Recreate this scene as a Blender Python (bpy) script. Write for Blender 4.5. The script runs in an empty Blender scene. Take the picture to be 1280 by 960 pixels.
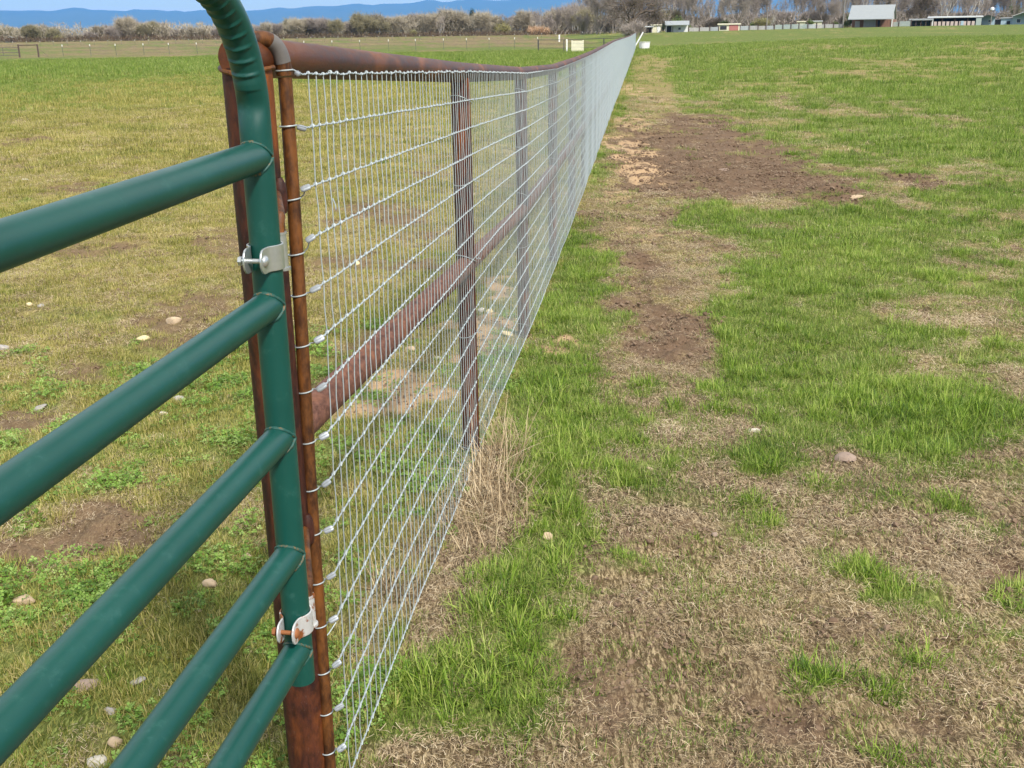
import bpy, math, random
import numpy as np
from math import sin, cos, pi, radians
HAZE_D, HAZE_C = 6.5e-5, (.10, .37, .86, 1)
CLOUD = (8.8, 8.8, 8.8)
SUN, SUN_A, EXPO = 4.0, 5, .5
random.seed(7)
RS = np.random.RandomState(11)
C = bpy.context.scene.collection

# ------------------------------------------------------------------ camera
F_, P_, R_ = 1321.5, .3232, .0145           # focal length in px of a 1280 px wide frame, pitch, roll
cr, sr, cp, sp = cos(R_), sin(R_), cos(P_), sin(P_)
AX = np.array([cr, -sr*sp, -sr*cp]); AU = np.array([sr, cr*sp, cr*cp]); AF = np.array([0, cp, -sp])

def ray(px, py):
    return AF + (px-640)/F_*AX + (480-py)/F_*AU

def at_y(px, py, Y):
    v = ray(px, py)
    return v*(Y/v[1])

cam_d = bpy.data.cameras.new('camera')
cam = bpy.data.objects.new('camera', cam_d)
C.objects.link(cam)
cam_d.sensor_width = 36
cam_d.lens = F_/1280*36
cam_d.clip_start = .05
cam_d.clip_end = 120000
from mathutils import Matrix, Vector
cam.matrix_world = Matrix(((AX[0], AU[0], -AF[0], 0), (AX[1], AU[1], -AF[1], 0), (AX[2], AU[2], -AF[2], 0), (0, 0, 0, 1)))
bpy.context.scene.camera = cam

# ------------------------------------------------------------------ noise
def _h(ix, iy, s):
    n = (ix*374761393 + iy*668265263 + s*1442695041).astype(np.int64) & 0xffffffff
    n = ((n ^ (n >> 13))*1274126177) & 0xffffffff
    n = n ^ (n >> 16)
    return (n & 0xffff)/65535.

def vn(x, y, s=0):
    x = np.asarray(x, float); y = np.asarray(y, float)
    ix = np.floor(x).astype(np.int64); iy = np.floor(y).astype(np.int64)
    fx = x-ix; fy = y-iy
    fx = fx*fx*(3-2*fx); fy = fy*fy*(3-2*fy)
    a = _h(ix, iy, s)*(1-fx)+_h(ix+1, iy, s)*fx
    b = _h(ix, iy+1, s)*(1-fx)+_h(ix+1, iy+1, s)*fx
    return a*(1-fy)+b*fy

def fbm(x, y, s=0, o=4, g=.55):
    t = 0; a = 1; n = 0
    for k in range(o):
        t = t+a*vn(x*2**k+k*17.3, y*2**k-k*9.1, s+k); n += a; a *= g
    return t/n

def sstep(a, b, x):
    t = np.clip((x-a)/(b-a), 0, 1)
    return t*t*(3-2*t)

# ------------------------------------------------------------------ terrain
TD = np.log(np.array([.5, 2, 4.1, 6.5, 8.8, 11.2, 18, 26.6, 60, 120, 250, 340, 40000.]))
TA = np.arctan(np.array([-9e9, -.45, .05, .12, .33, .46, 9e9]))*1.0
TA[0], TA[-1] = -pi, pi
near = [-1.64, -1.66, -1.72, -1.85, -1.885, -1.90, -1.89, -1.87]
TZ = np.array([near+[-2.05, -2.33, -1.9, -1.5, -1.5],
               near+[-2.05, -2.33, -1.9, -1.5, -1.5],
               near+[-2.02, -2.28, -1.8, -1.5, -1.5],
               near+[-1.94, -2.06, -1.06, -.95, -.9],
               near+[-1.72, -1.40, -.54, -.5, -.5],
               near+[-1.70, -1.35, -.40, -.38, -.4],
               near+[-2.0, -2.0, -1.6, -1.5, -1.5]])

def base_z(x, y):
    x = np.asarray(x, float); y = np.asarray(y, float)
    D = np.log(np.maximum(np.hypot(x, y), .5)); A = np.arctan2(x, y)
    i = np.clip(np.searchsorted(TD, D)-1, 0, len(TD)-2); j = np.clip(np.searchsorted(TA, A)-1, 0, len(TA)-2)
    fd = np.clip((D-TD[i])/(TD[i+1]-TD[i]), 0, 1); fa = np.clip((A-TA[j])/(TA[j+1]-TA[j]), 0, 1)
    fd = fd*fd*(3-2*fd)*.5+fd*.5
    return (TZ[j, i]*(1-fd)+TZ[j, i+1]*fd)*(1-fa)+(TZ[j+1, i]*(1-fd)+TZ[j+1, i+1]*fd)*fa

def gpt(px, py):
    """point of the ground seen at a pixel of the 1280 px photograph"""
    v = ray(px, py); t = 2.
    for _ in range(60):
        p = v*t
        t = t*.5+.5*float(base_z(p[0], p[1]))/v[2]
    return v*t

def dist_for(px, py):
    return gpt(px, py)[1]

# fence line (ground plan of the wire mesh)
FP = [(-.405, 2.06), (-.1397, 4.1412), (.1167, 6.4626), (.4017, 8.8109), (.6977, 11.1682)]
FZ = [-.0767, -.1463, -.2419, -.3003, -.3127]
FEND = at_y(795, 41, 112.)
_n = int(round((112-11.1682)/2.4))
for k in range(1, _n+1):
    t = k/_n
    y = 11.1682+(FEND[1]-11.1682)*t
    FP.append((.6977+(FEND[0]-.6977)*t, y))
    FZ.append(float(np.interp(y, [11.17, 14.8, 18, 26.6, 60, 112], [-.3127, -.326, -.321, -.30, -.42, FEND[2]])))
FP = np.array(FP); FZ = np.array(FZ)

def fence_x(y):
    return np.interp(y, FP[:, 1], FP[:, 0])+np.where(np.asarray(y) < FP[0, 1], (np.asarray(y)-FP[0, 1])*.12, 0)

# patches seen on the ground: (px, py, rx, ry, weight)
def blobs(lst, jit=0):
    out = []
    for (px, py, rx, ry, w) in lst:
        c = gpt(px, py); d = c@AF
        y0 = gpt(px, py-ry)[1] if py-ry > 52 else c[1]*1.5
        y1 = gpt(px, py+ry)[1]
        out.append((c[0], c[1], max(rx*d/F_, .02), max((y0-y1)/2, .03), w))
    return out

SOIL = blobs([(905, 185, 95, 34, .95), (850, 215, 60, 30, .5), (970, 225, 70, 22, .9), (1040, 243, 34, 11, .9), (1140, 224, 42, 12, .9),
              (880, 150, 50, 12, .8), (790, 200, 28, 60, .45), (800, 170, 25, 12, .6), (1000, 285, 30, 8, .5), (905, 300, 40, 10, .35),
              (800, 330, 45, 38, .55), (810, 390, 50, 30, .5), (850, 440, 60, 30, .5), (830, 540, 50, 40, .35), (1140, 390, 22, 10, .8),
              (1250, 370, 40, 18, .6), (1240, 430, 40, 10, .5), (1215, 480, 40, 10, .4), (1255, 712, 34, 16, 1.1), (1170, 440, 18, 8, .5),
              (1120, 470, 20, 8, .4), (1080, 540, 18, 7, .4), (960, 545, 50, 16, .3), (1040, 770, 90, 40, .35), (930, 860, 60, 60, .45), (760, 880, 90, 60, .5),
              (700, 815, 60, 30, .35), (1010, 915, 60, 40, .35), (1150, 900, 70, 40, .35), (870, 790, 40, 20, .4), (640, 590, 30, 26, .5), (560, 710, 30, 26, .5),
              (1180, 355, 20, 8, .4), (1230, 575, 40, 10, .4),
              (490, 268, 45, 12, .9), (440, 330, 40, 10, .6), (540, 218, 26, 8, .6), (450, 262, 25, 12, .6), (530, 300, 35, 10, .4), (520, 330, 30, 12, .4),
              (240, 385, 45, 18, .8), (300, 300, 60, 14, .5), (100, 310, 60, 12, .6), (90, 235, 36, 8, .6), (35, 176, 45, 7, .8), (20, 208, 26, 5, .6),
              (40, 520, 60, 26, .95), (120, 640, 55, 30, 1.0), (150, 668, 60, 25, .8), (20, 690, 40, 26, .9), (230, 425, 40, 14, .6), (110, 470, 40, 12, .4),
              (440, 600, 30, 20, .6), (520, 680, 30, 26, .5), (460, 420, 30, 16, .3), (300, 930, 30, 40, .4), (440, 860, 25, 40, .5)])
SAND = blobs([(500, 480, 60, 24, .95), (470, 500, 40, 22, .8), (610, 412, 34, 14, .9), (630, 350, 30, 14, .7), (630, 372, 20, 8, .7), (680, 340, 12, 8, .6), (716, 425, 17, 7, 1.0),
              (680, 445, 22, 12, .6), (790, 190, 16, 26, .8), (800, 210, 30, 14, .6), (785, 150, 14, 20, .5), (780, 245, 14, 16, .5), (800, 290, 30, 12, .4), (600, 440, 25, 12, .7),
              (690, 240, 14, 10, .5), (720, 200, 12, 20, .4), (780, 110, 12, 16, .5)])
GREEN = blobs([(720, 330, 60, 40, .6), (710, 360, 60, 40, .4), (730, 390, 45, 30, .5), (700, 500, 75, 50, .75), (700, 560, 70, 50, .7), (660, 620, 40, 30, .3), (700, 640, 50, 40, .6), (690, 690, 64, 40, .8), (640, 740, 60, 34, .6), (620, 790, 90, 45, .7),
               (580, 850, 95, 45, .8), (640, 840, 60, 40, .8), (530, 880, 60, 40, .7), (520, 900, 60, 45, .5), (700, 760, 60, 30, .25),
               (960, 400, 95, 34, .55), (1050, 430, 130, 40, .5), (980, 460, 90, 30, .55), (1080, 500, 130, 44, .7), (1050, 550, 110, 26, .55), (1210, 520, 110, 46, .6),
               (1240, 600, 80, 18, .3), (900, 400, 40, 20, .5), (930, 350, 90, 24, .4), (860, 275, 60, 12, .6), (850, 260, 40, 10, .5), (1080, 330, 120, 30, .4),
               (1180, 300, 120, 30, .4), (1060, 270, 80, 16, .35), (1200, 180, 110, 40, .45), (1150, 120, 150, 30, .2), (760, 240, 12, 12, .3),
               (957, 584, 34, 14, 1.1), (810, 483, 24, 9, 1.0), (895, 490, 36, 12, 1.0), (840, 508, 20, 8, .9), (893, 513, 30, 9, .9), (940, 632, 20, 8, .8), (953, 655, 22, 7, .7), (805, 531, 14, 6, .7),
               (1110, 730, 46, 20, 1.1), (1075, 708, 22, 10, .6), (1185, 625, 30, 12, .6), (1215, 660, 45, 10, .5), (1100, 873, 30, 14, .8), (1155, 832, 34, 12, .6),
               (1010, 850, 30, 16, .7), (1270, 740, 20, 12, .9), (1250, 780, 26, 10, .5), (900, 905, 30, 10, .4), (1110, 950, 24, 12, .7), (780, 740, 34, 10, .4), (1080, 610, 60, 8, .4),
               (890, 880, 18, 14, .4), (1020, 610, 30, 10, .4), (800, 320, 20, 5, .4), (780, 405, 24, 8, .5),
               (240, 480, 90, 30, .3), (290, 560, 60, 60, .4), (70, 600, 60, 24, .3), (120, 745, 120, 50, .4), (260, 800, 110, 90, .4), (60, 850, 90, 60, .3),
               (130, 232, 60, 8, .5), (350, 160, 60, 6, .4), (190, 160, 50, 5, .4), (250, 232, 34, 6, .5), (500, 440, 40, 20, .3), (450, 560, 50, 40, .4), (560, 350, 40, 16, .3), (480, 780, 30, 30, .3), (655, 375, 16, 9, .5)])
THATCH = blobs([(610, 600, 34, 34, 1.0), (600, 655, 40, 36, .9), (560, 660, 30, 50, .6), (500, 720, 40, 60, .5), (650, 560, 40, 24, .5), (440, 830, 25, 60, .5),])

def bsum(B, x, y, pw=1.3):
    t = np.zeros_like(x)
    for (cx, cy, rx, ry, w) in B:
        m = (np.abs(x-cx) < rx*2.4) & (np.abs(y-cy) < ry*2.4)
        if not m.any():
            continue
        q = ((x[m]-cx)/rx)**2+((y[m]-cy)/ry)**2
        t[m] += w*np.exp(-(q**pw)*.9)
    return t

def masks(x, y):
    """green cover, soil, sand, thatch (0..1) at ground points"""
    x = np.asarray(x, float); y = np.asarray(y, float)
    D = np.hypot(x, y)
    # warp so the patches have ragged outlines
    wx = x+(fbm(x*3.1, y*3.1, 5)-.5)*.35*np.minimum(D/4, 4)+(fbm(x*11, y*11, 8, 3)-.5)*.12*np.minimum(D/4, 3)
    wy = y+(fbm(x*3.1, y*3.1, 9)-.5)*.5*np.minimum(D/4, 5)+(fbm(x*11, y*11, 3, 3)-.5)*.15*np.minimum(D/4, 3)
    right = x > fence_x(y)
    gr = np.interp(D, [0, 4.3, 5.2, 7, 10, 20, 30, 45, 60, 90, 140, 200, 250, 300], [.16, .18, .46, .60, .57, .56, .56, .62, .60, .66, .80, .84, .86, .5])
    gl = np.interp(D, [0, 3.5, 5, 7, 10, 20, 40, 52, 60, 75, 100, 120, 135, 200, 260, 340], [.72, .66, .55, .42, .30, .30, .36, .5, .74, .84, .78, .70, .58, .46, .38, .4])
    g = np.where(right, gr, gl)
    g = g+(fbm(x*4.7, y*4.1, 303, 3)-.5)*.75*(1-sstep(14, 30, D))+(fbm(x*1.5, y*1.0, 305, 4, .65)-.5)*1.25*sstep(6, 12, D)*(1-sstep(60, 100, D))
    # worn strip on the near right: along the fence
    off = x-fence_x(y)
    worn = np.exp(-((off-np.interp(y, [3, 5, 8, 12, 20, 40], [.95, .95, .8, .75, .8, 1.0]))/np.interp(y, [3, 6, 10, 20, 60], [.36, .40, .5, .6, .8]))**2)*right*sstep(4.0, 5.0, y)*(1-sstep(60, 100, y))
    g = g-worn*.9
    g = g+bsum(GREEN, wx, wy)*.9-bsum(THATCH, wx, wy)*.6
    n = fbm(x*1.3, y*1.1, 21, 6, .70)
    n2 = fbm(x*.16, y*.07, 31, 4)
    nn = np.where(D > 20, .45*n+.55*n2, n)
    gm = sstep(-.22, .30, g-.5+(nn-.5)*1.9)
    s = bsum(SOIL, wx, wy)+worn*.20*sstep(3.8, 6, y)
    s = s*.9+(fbm(x*2.2, y*1.8, 41, 4)-.5)*1.1*(.35+.9*np.minimum(s, 1))+np.where(right, .07, .38*sstep(4.5, 6.5, D)*(1-sstep(16, 26, D)))
    s = s+(fbm(x*9, y*5, 44, 3, .7)-.5)*.55*sstep(.2, .6, s)
    sm = sstep(.28, .80, s)*np.where(right, 1, .85)
    sand = sstep(.32, .6, bsum(SAND, wx, wy)+(fbm(x*4, y*4, 51, 3)-.5)*.5+worn*sstep(8, 12, y)*.12)
    th = sstep(.2, .7, bsum(THATCH, wx, wy)+(fbm(x*4, y*4, 61, 3)-.5)*.4)
    gm = gm*(1-sm*.9)*(1-sand*.92)
    return gm, sm, sand, th

def bump_z(x, y, gm=None, sm=None, sand=None):
    D = np.hypot(x, y)
    f = 1-sstep(25, 45, D)
    if gm is None:
        gm, sm, sand, _ = masks(x, y)
    z = (fbm(x*1.7, y*1.7, 71, 3)-.5)*.05
    z = z+(fbm(x*6, y*6, 75, 3)-.5)*(.034+.075*sm)
    z = z+(np.abs(fbm(x*14, y*14, 81, 4, .7)-.5))*(-.026)*(.6+1.6*sm-.3*gm)
    z = z+(fbm(x*40, y*40, 91, 3, .7)-.5)*(.010+.014*sm)*(1-.5*gm)*(1-sstep(8, 14, D))
    z = z-sm*.012
    # low mound of spoil round the first line post, and the ridge scraped up at the end of the muddy strip
    z = z+.05*np.exp(-((x+.02)/.28)**2-((y-4.0)/.35)**2)
    mp = gpt(1035, 243)
    z = z+.10*np.exp(-((x-mp[0])/.45)**2-((y-mp[1])/.5)**2)*(.5+fbm(x*5, y*5, 7))
    # shallow hoof prints
    hx = np.floor(x/.34); hy = np.floor(y/.34)
    cx = (hx+.25+.5*_h(hx.astype(np.int64), hy.astype(np.int64), 101))*.34; cy = (hy+.25+.5*_h(hx.astype(np.int64), hy.astype(np.int64), 103))*.34
    hit = _h(hx.astype(np.int64), hy.astype(np.int64), 105) > .62
    q = ((x-cx)/.06)**2+((y-cy)/.05)**2
    z = z-hit*.022*np.exp(-q*q)*(1-gm*.4)
    return z*f

def ground_z(x, y):
    x = np.atleast_1d(np.asarray(x, float)); y = np.atleast_1d(np.asarray(y, float))
    return base_z(x, y)+bump_z(x, y)

def gz(x, y):
    return float(ground_z(x, y)[0])

# ------------------------------------------------------------------ mesh tools
class MB:
    def __init__(s):
        s.v = []; s.f = []; s.n = 0

    def add(s, v, f):
        v = np.asarray(v, float).reshape(-1, 3)
        s.v.append(v); s.f += [tuple(int(i)+s.n for i in q) for q in f]; s.n += len(v)

    def box(s, c, d, rz=0, tilt=None):
        x, y, z = [q/2 for q in d]
        v = np.array([(-x, -y, -z), (x, -y, -z), (x, y, -z), (-x, y, -z), (-x, -y, z), (x, -y, z), (x, y, z), (-x, y, z)])
        if tilt is not None:
            v = v@np.array(tilt).T
        R = np.array([(cos(rz), -sin(rz), 0), (sin(rz), cos(rz), 0), (0, 0, 1)])
        s.add(v@R.T+np.array(c), [(0, 3, 2, 1), (4, 5, 6, 7), (0, 1, 5, 4), (1, 2, 6, 5), (2, 3, 7, 6), (3, 0, 4, 7)])

    def tube(s, pts, r, n=12, cap=True, closed=False, flat=None):
        P = np.asarray(pts, float); m = len(P)
        r = np.broadcast_to(np.asarray(r, float), (m,))
        if closed:
            T = np.roll(P, -1, 0)-np.roll(P, 1, 0)
        else:
            T = np.gradient(P, axis=0)
        T = T/np.maximum(np.linalg.norm(T, axis=1), 1e-12)[:, None]
        up = np.array([0, 0, 1.]) if abs(T[0][2]) < .9 else np.array([1., 0, 0])
        a = np.linspace(0, 2*pi, n, endpoint=False)
        V = []
        e1 = np.cross(T[0], up); e1 /= np.linalg.norm(e1)
        for i in range(m):
            e1 = e1-T[i]*(e1@T[i]); e1 /= max(np.linalg.norm(e1), 1e-9)
            e2 = np.cross(T[i], e1)
            V.append(P[i]+r[i]*(np.cos(a)[:, None]*e1+np.sin(a)[:, None]*e2))
        V = np.concatenate(V)
        Fc = []
        for i in range(m if closed else m-1):
            j = (i+1) % m
            for k in range(n):
                l = (k+1) % n
                Fc.append((i*n+k, i*n+l, j*n+l, j*n+k))
        if cap and not closed:
            Fc.append(tuple(range(n-1, -1, -1))); Fc.append(tuple((m-1)*n+k for k in range(n)))
        s.add(V, Fc)

    def lathe(s, prof, c, n=24, axis=None):
        a = np.linspace(0, 2*pi, n, endpoint=False)
        V = np.concatenate([np.stack([r*np.cos(a), r*np.sin(a), np.full(n, z)], 1) for r, z in prof])
        if axis is not None:
            q = Vector((0, 0, 1)).rotation_difference(Vector(axis)).to_matrix()
            V = V@np.array(q).T
        m = len(prof)
        Fc = [(i*n+k, i*n+(k+1) % n, (i+1)*n+(k+1) % n, (i+1)*n+k) for i in range(m-1) for k in range(n)]
        Fc += [tuple(range(n-1, -1, -1)), tuple((m-1)*n+k for k in range(n))]
        s.add(V+np.array(c), Fc)

    def build(s, name, mat, parent=None, smooth=True, origin=None, angle=40):
        V = np.concatenate(s.v)
        if origin is not None:
            V = V-np.array(origin)
        me = bpy.data.meshes.new(name)
        me.from_pydata(V.tolist(), [], s.f)
        return finish(me, name, mat, parent, smooth, origin, angle)

def finish(me, name, mat, parent=None, smooth=True, origin=None, angle=40):
    me.update()
    if smooth:
        me.polygons.foreach_set('use_smooth', [True]*len(me.polygons))
        if angle:
            try:
                me.set_sharp_from_angle(angle=radians(angle))
            except Exception:
                pass
    me.materials.append(mat)
    o = bpy.data.objects.new(name, me)
    C.objects.link(o)
    if origin is not None:
        o.location = tuple(origin)
    if parent is not None:
        o.parent = parent
    return o

def quad_mesh(name, V, Q, mat, parent=None, smooth=True):
    """fast mesh from vertex array and quad index array"""
    me = bpy.data.meshes.new(name)
    V = np.asarray(V, np.float32); Q = np.asarray(Q, np.int32)
    me.vertices.add(len(V)); me.vertices.foreach_set('co', V.ravel())
    k = Q.shape[1]
    me.loops.add(Q.size); me.loops.foreach_set('vertex_index', Q.ravel())
    me.polygons.add(len(Q)); me.polygons.foreach_set('loop_start', np.arange(len(Q), dtype=np.int32)*k)
    me.polygons.foreach_set('loop_total', np.full(len(Q), k, np.int32))
    me.update(calc_edges=True); me.validate()
    return finish(me, name, mat, parent, smooth, angle=0)

def batch_tubes(P, r, n, e1, e2):
    """P: lines x points x 3 ; constant cross-section frame"""
    L, M = P.shape[:2]
    a = np.linspace(0, 2*pi, n, endpoint=False)
    ring = np.cos(a)[:, None]*np.array(e1)+np.sin(a)[:, None]*np.array(e2)
    rr = np.broadcast_to(np.asarray(r, float), (L, M))
    V = P[:, :, None, :]+rr[:, :, None, None]*ring[None, None]
    idx = np.arange(L*M*n).reshape(L, M, n)
    q = np.stack([idx[:, :-1, :], np.roll(idx, -1, 2)[:, :-1, :], np.roll(idx, -1, 2)[:, 1:, :], idx[:, 1:, :]], -1)
    return V.reshape(-1, 3), q.reshape(-1, 4)

def empty(name, loc, label, cat, group=None, kind=None):
    o = bpy.data.objects.new(name, None); C.objects.link(o)
    o.location = tuple(float(q) for q in loc); o.empty_display_size = .2
    tag(o, label, cat, group, kind)
    return o

def tag(o, label=None, cat=None, group=None, kind=None):
    if label: o['label'] = label
    if cat: o['category'] = cat
    if group: o['group'] = group
    if kind: o['kind'] = kind
    return o

# ------------------------------------------------------------------ materials
def mat(name, base=(.5, .5, .5), rough=.6, metal=0.):
    m = bpy.data.materials.new(name); m.use_nodes = True
    b = m.node_tree.nodes['Principled BSDF']
    b.inputs['Base Color'].default_value = (*base, 1); b.inputs['Roughness'].default_value = rough; b.inputs['Metallic'].default_value = metal
    return m, m.node_tree.nodes, m.node_tree.links, b

def ramp(N, stops, interp='LINEAR'):
    r = N.new('ShaderNodeValToRGB'); e = r.color_ramp.elements
    r.color_ramp.interpolation = interp
    while len(e) < len(stops): e.new(.5)
    for k, (p, c) in enumerate(stops):
        e[k].position = p; e[k].color = (*c, 1) if len(c) == 3 else c
    return r

def noise(N, L, scale, detail=4, rough=.6, vec=None, dist=0.):
    n = N.new('ShaderNodeTexNoise'); n.inputs['Scale'].default_value = scale; n.inputs['Detail'].default_value = detail
    n.inputs['Roughness'].default_value = rough; n.inputs['Distortion'].default_value = dist
    if vec is not None: L.new(vec, n.inputs['Vector'])
    return n

def mixc(N, L, a, b, fac, mode='MIX'):
    m = N.new('ShaderNodeMix'); m.data_type = 'RGBA'; m.blend_type = mode
    for s, v in ((m.inputs[0], fac), (m.inputs[6], a), (m.inputs[7], b)):
        if isinstance(v, (int, float)): s.default_value = v
        elif isinstance(v, tuple): s.default_value = (*v, 1)
        else: L.new(v, s)
    return m.outputs[2]

def wpos(N, L, sc=(1, 1, 1), rot=(0, 0, 0)):
    g = N.new('ShaderNodeNewGeometry'); m = N.new('ShaderNodeMapping'); m.inputs['Scale'].default_value = sc; m.inputs['Rotation'].default_value = rot
    L.new(g.outputs['Position'], m.inputs[0]); return m.outputs[0]

def bump(N, L, b, h, s=.3, d=.01):
    n = N.new('ShaderNodeBump'); n.inputs['Strength'].default_value = s; n.inputs['Distance'].default_value = d
    L.new(h, n.inputs['Height']); L.new(n.outputs[0], b.inputs['Normal'])

def rust(name, dark, mid, orange, oa=.5, stretch=(1, 1, 1), rough=.62, sc=22):
    m, N, L, b = mat(name)
    v = wpos(N, L, stretch)
    n1 = noise(N, L, sc*.35, 6, .65, v, .4); n2 = noise(N, L, sc*3, 5, .7, v); n3 = noise(N, L, sc*14, 3, .6, v)
    c = mixc(N, L, dark, mid, ramp_fac(N, L, n2.outputs[0], .35, .65))
    c = mixc(N, L, c, orange, ramp_fac(N, L, n1.outputs[0], .5-.12+(1-oa)*.2, .72+(1-oa)*.1))
    c = mixc(N, L, c, (.15, .10, .08), mul(N, L, ramp_fac(N, L, n3.outputs[0], .6, .75), .3))
    if name == 'rust_top_rail':
        vd = N.new('ShaderNodeVectorMath'); vd.operation = 'DISTANCE'; L.new(wpos(N, L), vd.inputs[0]); vd.inputs[1].default_value = (-.46, 2.04, -.04)
        near_w = mul(N, L, ramp_fac(N, L, vd.outputs['Value'], .42, .06), ramp_fac(N, L, n1.outputs[0], .36, .56))
        c = mixc(N, L, c, (.11, .032, .008), near_w)
    b.inputs['Specular IOR Level'].default_value = .3
    L.new(c, b.inputs['Base Color'])
    rr = N.new('ShaderNodeMapRange'); rr.inputs[3].default_value = rough-.15; rr.inputs[4].default_value = rough+.2; L.new(n2.outputs[0], rr.inputs[0]); L.new(rr.outputs[0], b.inputs['Roughness'])
    bump(N, L, b, n3.outputs[0], .35, .002)
    return m

def ramp_fac(N, L, v, a, b):
    r = N.new('ShaderNodeMapRange'); r.interpolation_type = 'SMOOTHSTEP'
    r.inputs[1].default_value = a; r.inputs[2].default_value = b; L.new(v, r.inputs[0]); return r.outputs[0]

def mul(N, L, a, k, op='MULTIPLY'):
    m = N.new('ShaderNodeMath'); m.operation = op; L.new(a, m.inputs[0])
    if isinstance(k, (int, float)): m.inputs[1].default_value = k
    else: L.new(k, m.inputs[1])
    m.use_clamp = True
    return m.outputs[0]

M_rail = rust('rust_top_rail', (.032, .011, .006), (.082, .027, .014), (.26, .080, .012), .5, (1, .35, 1), .5, 20)
M_mid = rust('rust_mid_rail', (.085, .034, .021), (.175, .078, .050), (.24, .095, .04), .3, (1, .5, 1), .75, 24)
M_post = rust('rust_post', (.022, .007, .005), (.085, .022, .012), (.22, .06, .01), .45, (1, 1, .3), .6, 26)
M_hinge = rust('rust_hinge_post', (.020, .006, .004), (.062, .017, .008), (.27, .075, .010), .6, (1, 1, .45), .6, 16)
M_rod = rust('rust_rod', (.035, .013, .005), (.12, .044, .010), (.22, .075, .012), .5, (1, 1, .4), .5, 22)
M_far_rust = rust('rust_far', (.05, .025, .02), (.10, .05, .035), (.14, .06, .03), .3)

m, N, L, b = mat('green_powder_coat', (.009, .112, .082), .34)
v = wpos(N, L); n1 = noise(N, L, 7, 5, .6, v); n2 = noise(N, L, 90, 4, .7, v); n3 = noise(N, L, 28, 6, .75, v)
c = mixc(N, L, (.0018, .044, .034), (.0045, .070, .053), n1.outputs[0])
c = mixc(N, L, c, (.035, .115, .095), mul(N, L, ramp_fac(N, L, n3.outputs[0], .54, .74), .5))
c = mixc(N, L, c, (.16, .10, .035), mul(N, L, ramp_fac(N, L, n2.outputs[0], .70, .76), .5))
L.new(c, b.inputs['Base Color'])
L.new(mul(N, L, mul(N, L, n3.outputs[0], .25), .27, 'ADD'), b.inputs['Roughness']); b.inputs['Specular IOR Level'].default_value = .42
bump(N, L, b, n2.outputs[0], .06, .001)
M_green = m

m, N, L, b = mat('green_weld_rusty', (.02, .12, .09), .6)
n2 = noise(N, L, 120, 4, .7, wpos(N, L))
L.new(mixc(N, L, (.008, .065, .05), (.17, .10, .035), mul(N, L, ramp_fac(N, L, n2.outputs[0], .52, .62), .8)), b.inputs['Base Color'])
M_weld = m

def galv(name, base, rough=.38, metal=.85, rusty=0.):
    m, N, L, b = mat(name, base, rough, metal)
    v = wpos(N, L); n1 = noise(N, L, 130, 3, .5, v); n2 = noise(N, L, 45, 4, .6, v)
    c = mixc(N, L, tuple(q*.75 for q in base), base, n1.outputs[0])
    if rusty:
        c = mixc(N, L, c, (.30, .10, .03), ramp_fac(N, L, n2.outputs[0], .62-.2*rusty, .72-.2*rusty))
    L.new(c, b.inputs['Base Color'])
    return m
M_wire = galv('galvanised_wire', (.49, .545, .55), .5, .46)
M_wire_far = galv('galvanised_wire_far', (.53, .60, .61), .5, .45)  # slightly lighter wire colour for the far stretch of mesh
M_clamp = galv('zinc_clamp', (.60, .62, .60), .33, .8)
M_clamp_r = galv('zinc_clamp_rusty', (.70, .70, .68), .45, .45, .55)
M_bolt_r = galv('rusty_bolt', (.30, .11, .035), .7, .2, .6)
M_sleeve = galv('zinc_sleeve', (.40, .43, .45), .5, .55)
M_prim, N, L, b = mat('grey_primer', (.12, .12, .12), .6)
n1 = noise(N, L, 60, 5, .7, wpos(N, L)); L.new(mixc(N, L, (.075, .072, .07), (.17, .15, .13), n1.outputs[0]), b.inputs['Base Color'])

def blade_mat(name, cols, trans=.35, rough=.5, big=.9, attr=True, spec=.25):
    """cols: three colours dark / mid / light picked by blade tint, clump random and place"""
    m = bpy.data.materials.new(name); m.use_nodes = True; N = m.node_tree.nodes; L = m.node_tree.links
    b = N['Principled BSDF']
    at = N.new('ShaderNodeAttribute'); at.attribute_name = 'tint'
    oi = N.new('ShaderNodeObjectInfo')
    n = noise(N, L, big, 3, .6, wpos(N, L))
    a1 = N.new('ShaderNodeMath'); a1.operation = 'MULTIPLY_ADD'; L.new(oi.outputs['Random'], a1.inputs[0]); a1.inputs[1].default_value = .3; a1.inputs[2].default_value = -.15
    a2 = N.new('ShaderNodeMath'); a2.operation = 'ADD'; L.new(at.outputs['Fac'], a2.inputs[0]); L.new(a1.outputs[0], a2.inputs[1])
    a3 = N.new('ShaderNodeMath'); a3.operation = 'MULTIPLY_ADD'; L.new(n.outputs[0], a3.inputs[0]); a3.inputs[1].default_value = .9; a3.inputs[2].default_value = -.45
    a4 = N.new('ShaderNodeMath'); a4.operation = 'ADD'; L.new(a2.outputs[0], a4.inputs[0]); L.new(a3.outputs[0], a4.inputs[1])
    r = ramp(N, [(k/(len(cols)-1), c) for k, c in enumerate(cols)]); L.new(a4.outputs[0], r.inputs[0])
    L.new(r.outputs[0], b.inputs['Base Color']); b.inputs['Roughness'].default_value = rough; b.inputs['Specular IOR Level'].default_value = spec
    if trans:
        t = N.new('ShaderNodeBsdfTranslucent'); L.new(r.outputs[0], t.inputs[0]); mx = N.new('ShaderNodeMixShader'); mx.inputs[0].default_value = trans
        L.new(b.outputs[0], mx.inputs[1]); L.new(t.outputs[0], mx.inputs[2]); L.new(mx.outputs[0], N['Material Output'].inputs[0])
    return m
M_lush = blade_mat('lush_grass', [(.04, .095, .008), (.125, .215, .017), (.24, .355, .04), (.42, .48, .12)])
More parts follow.
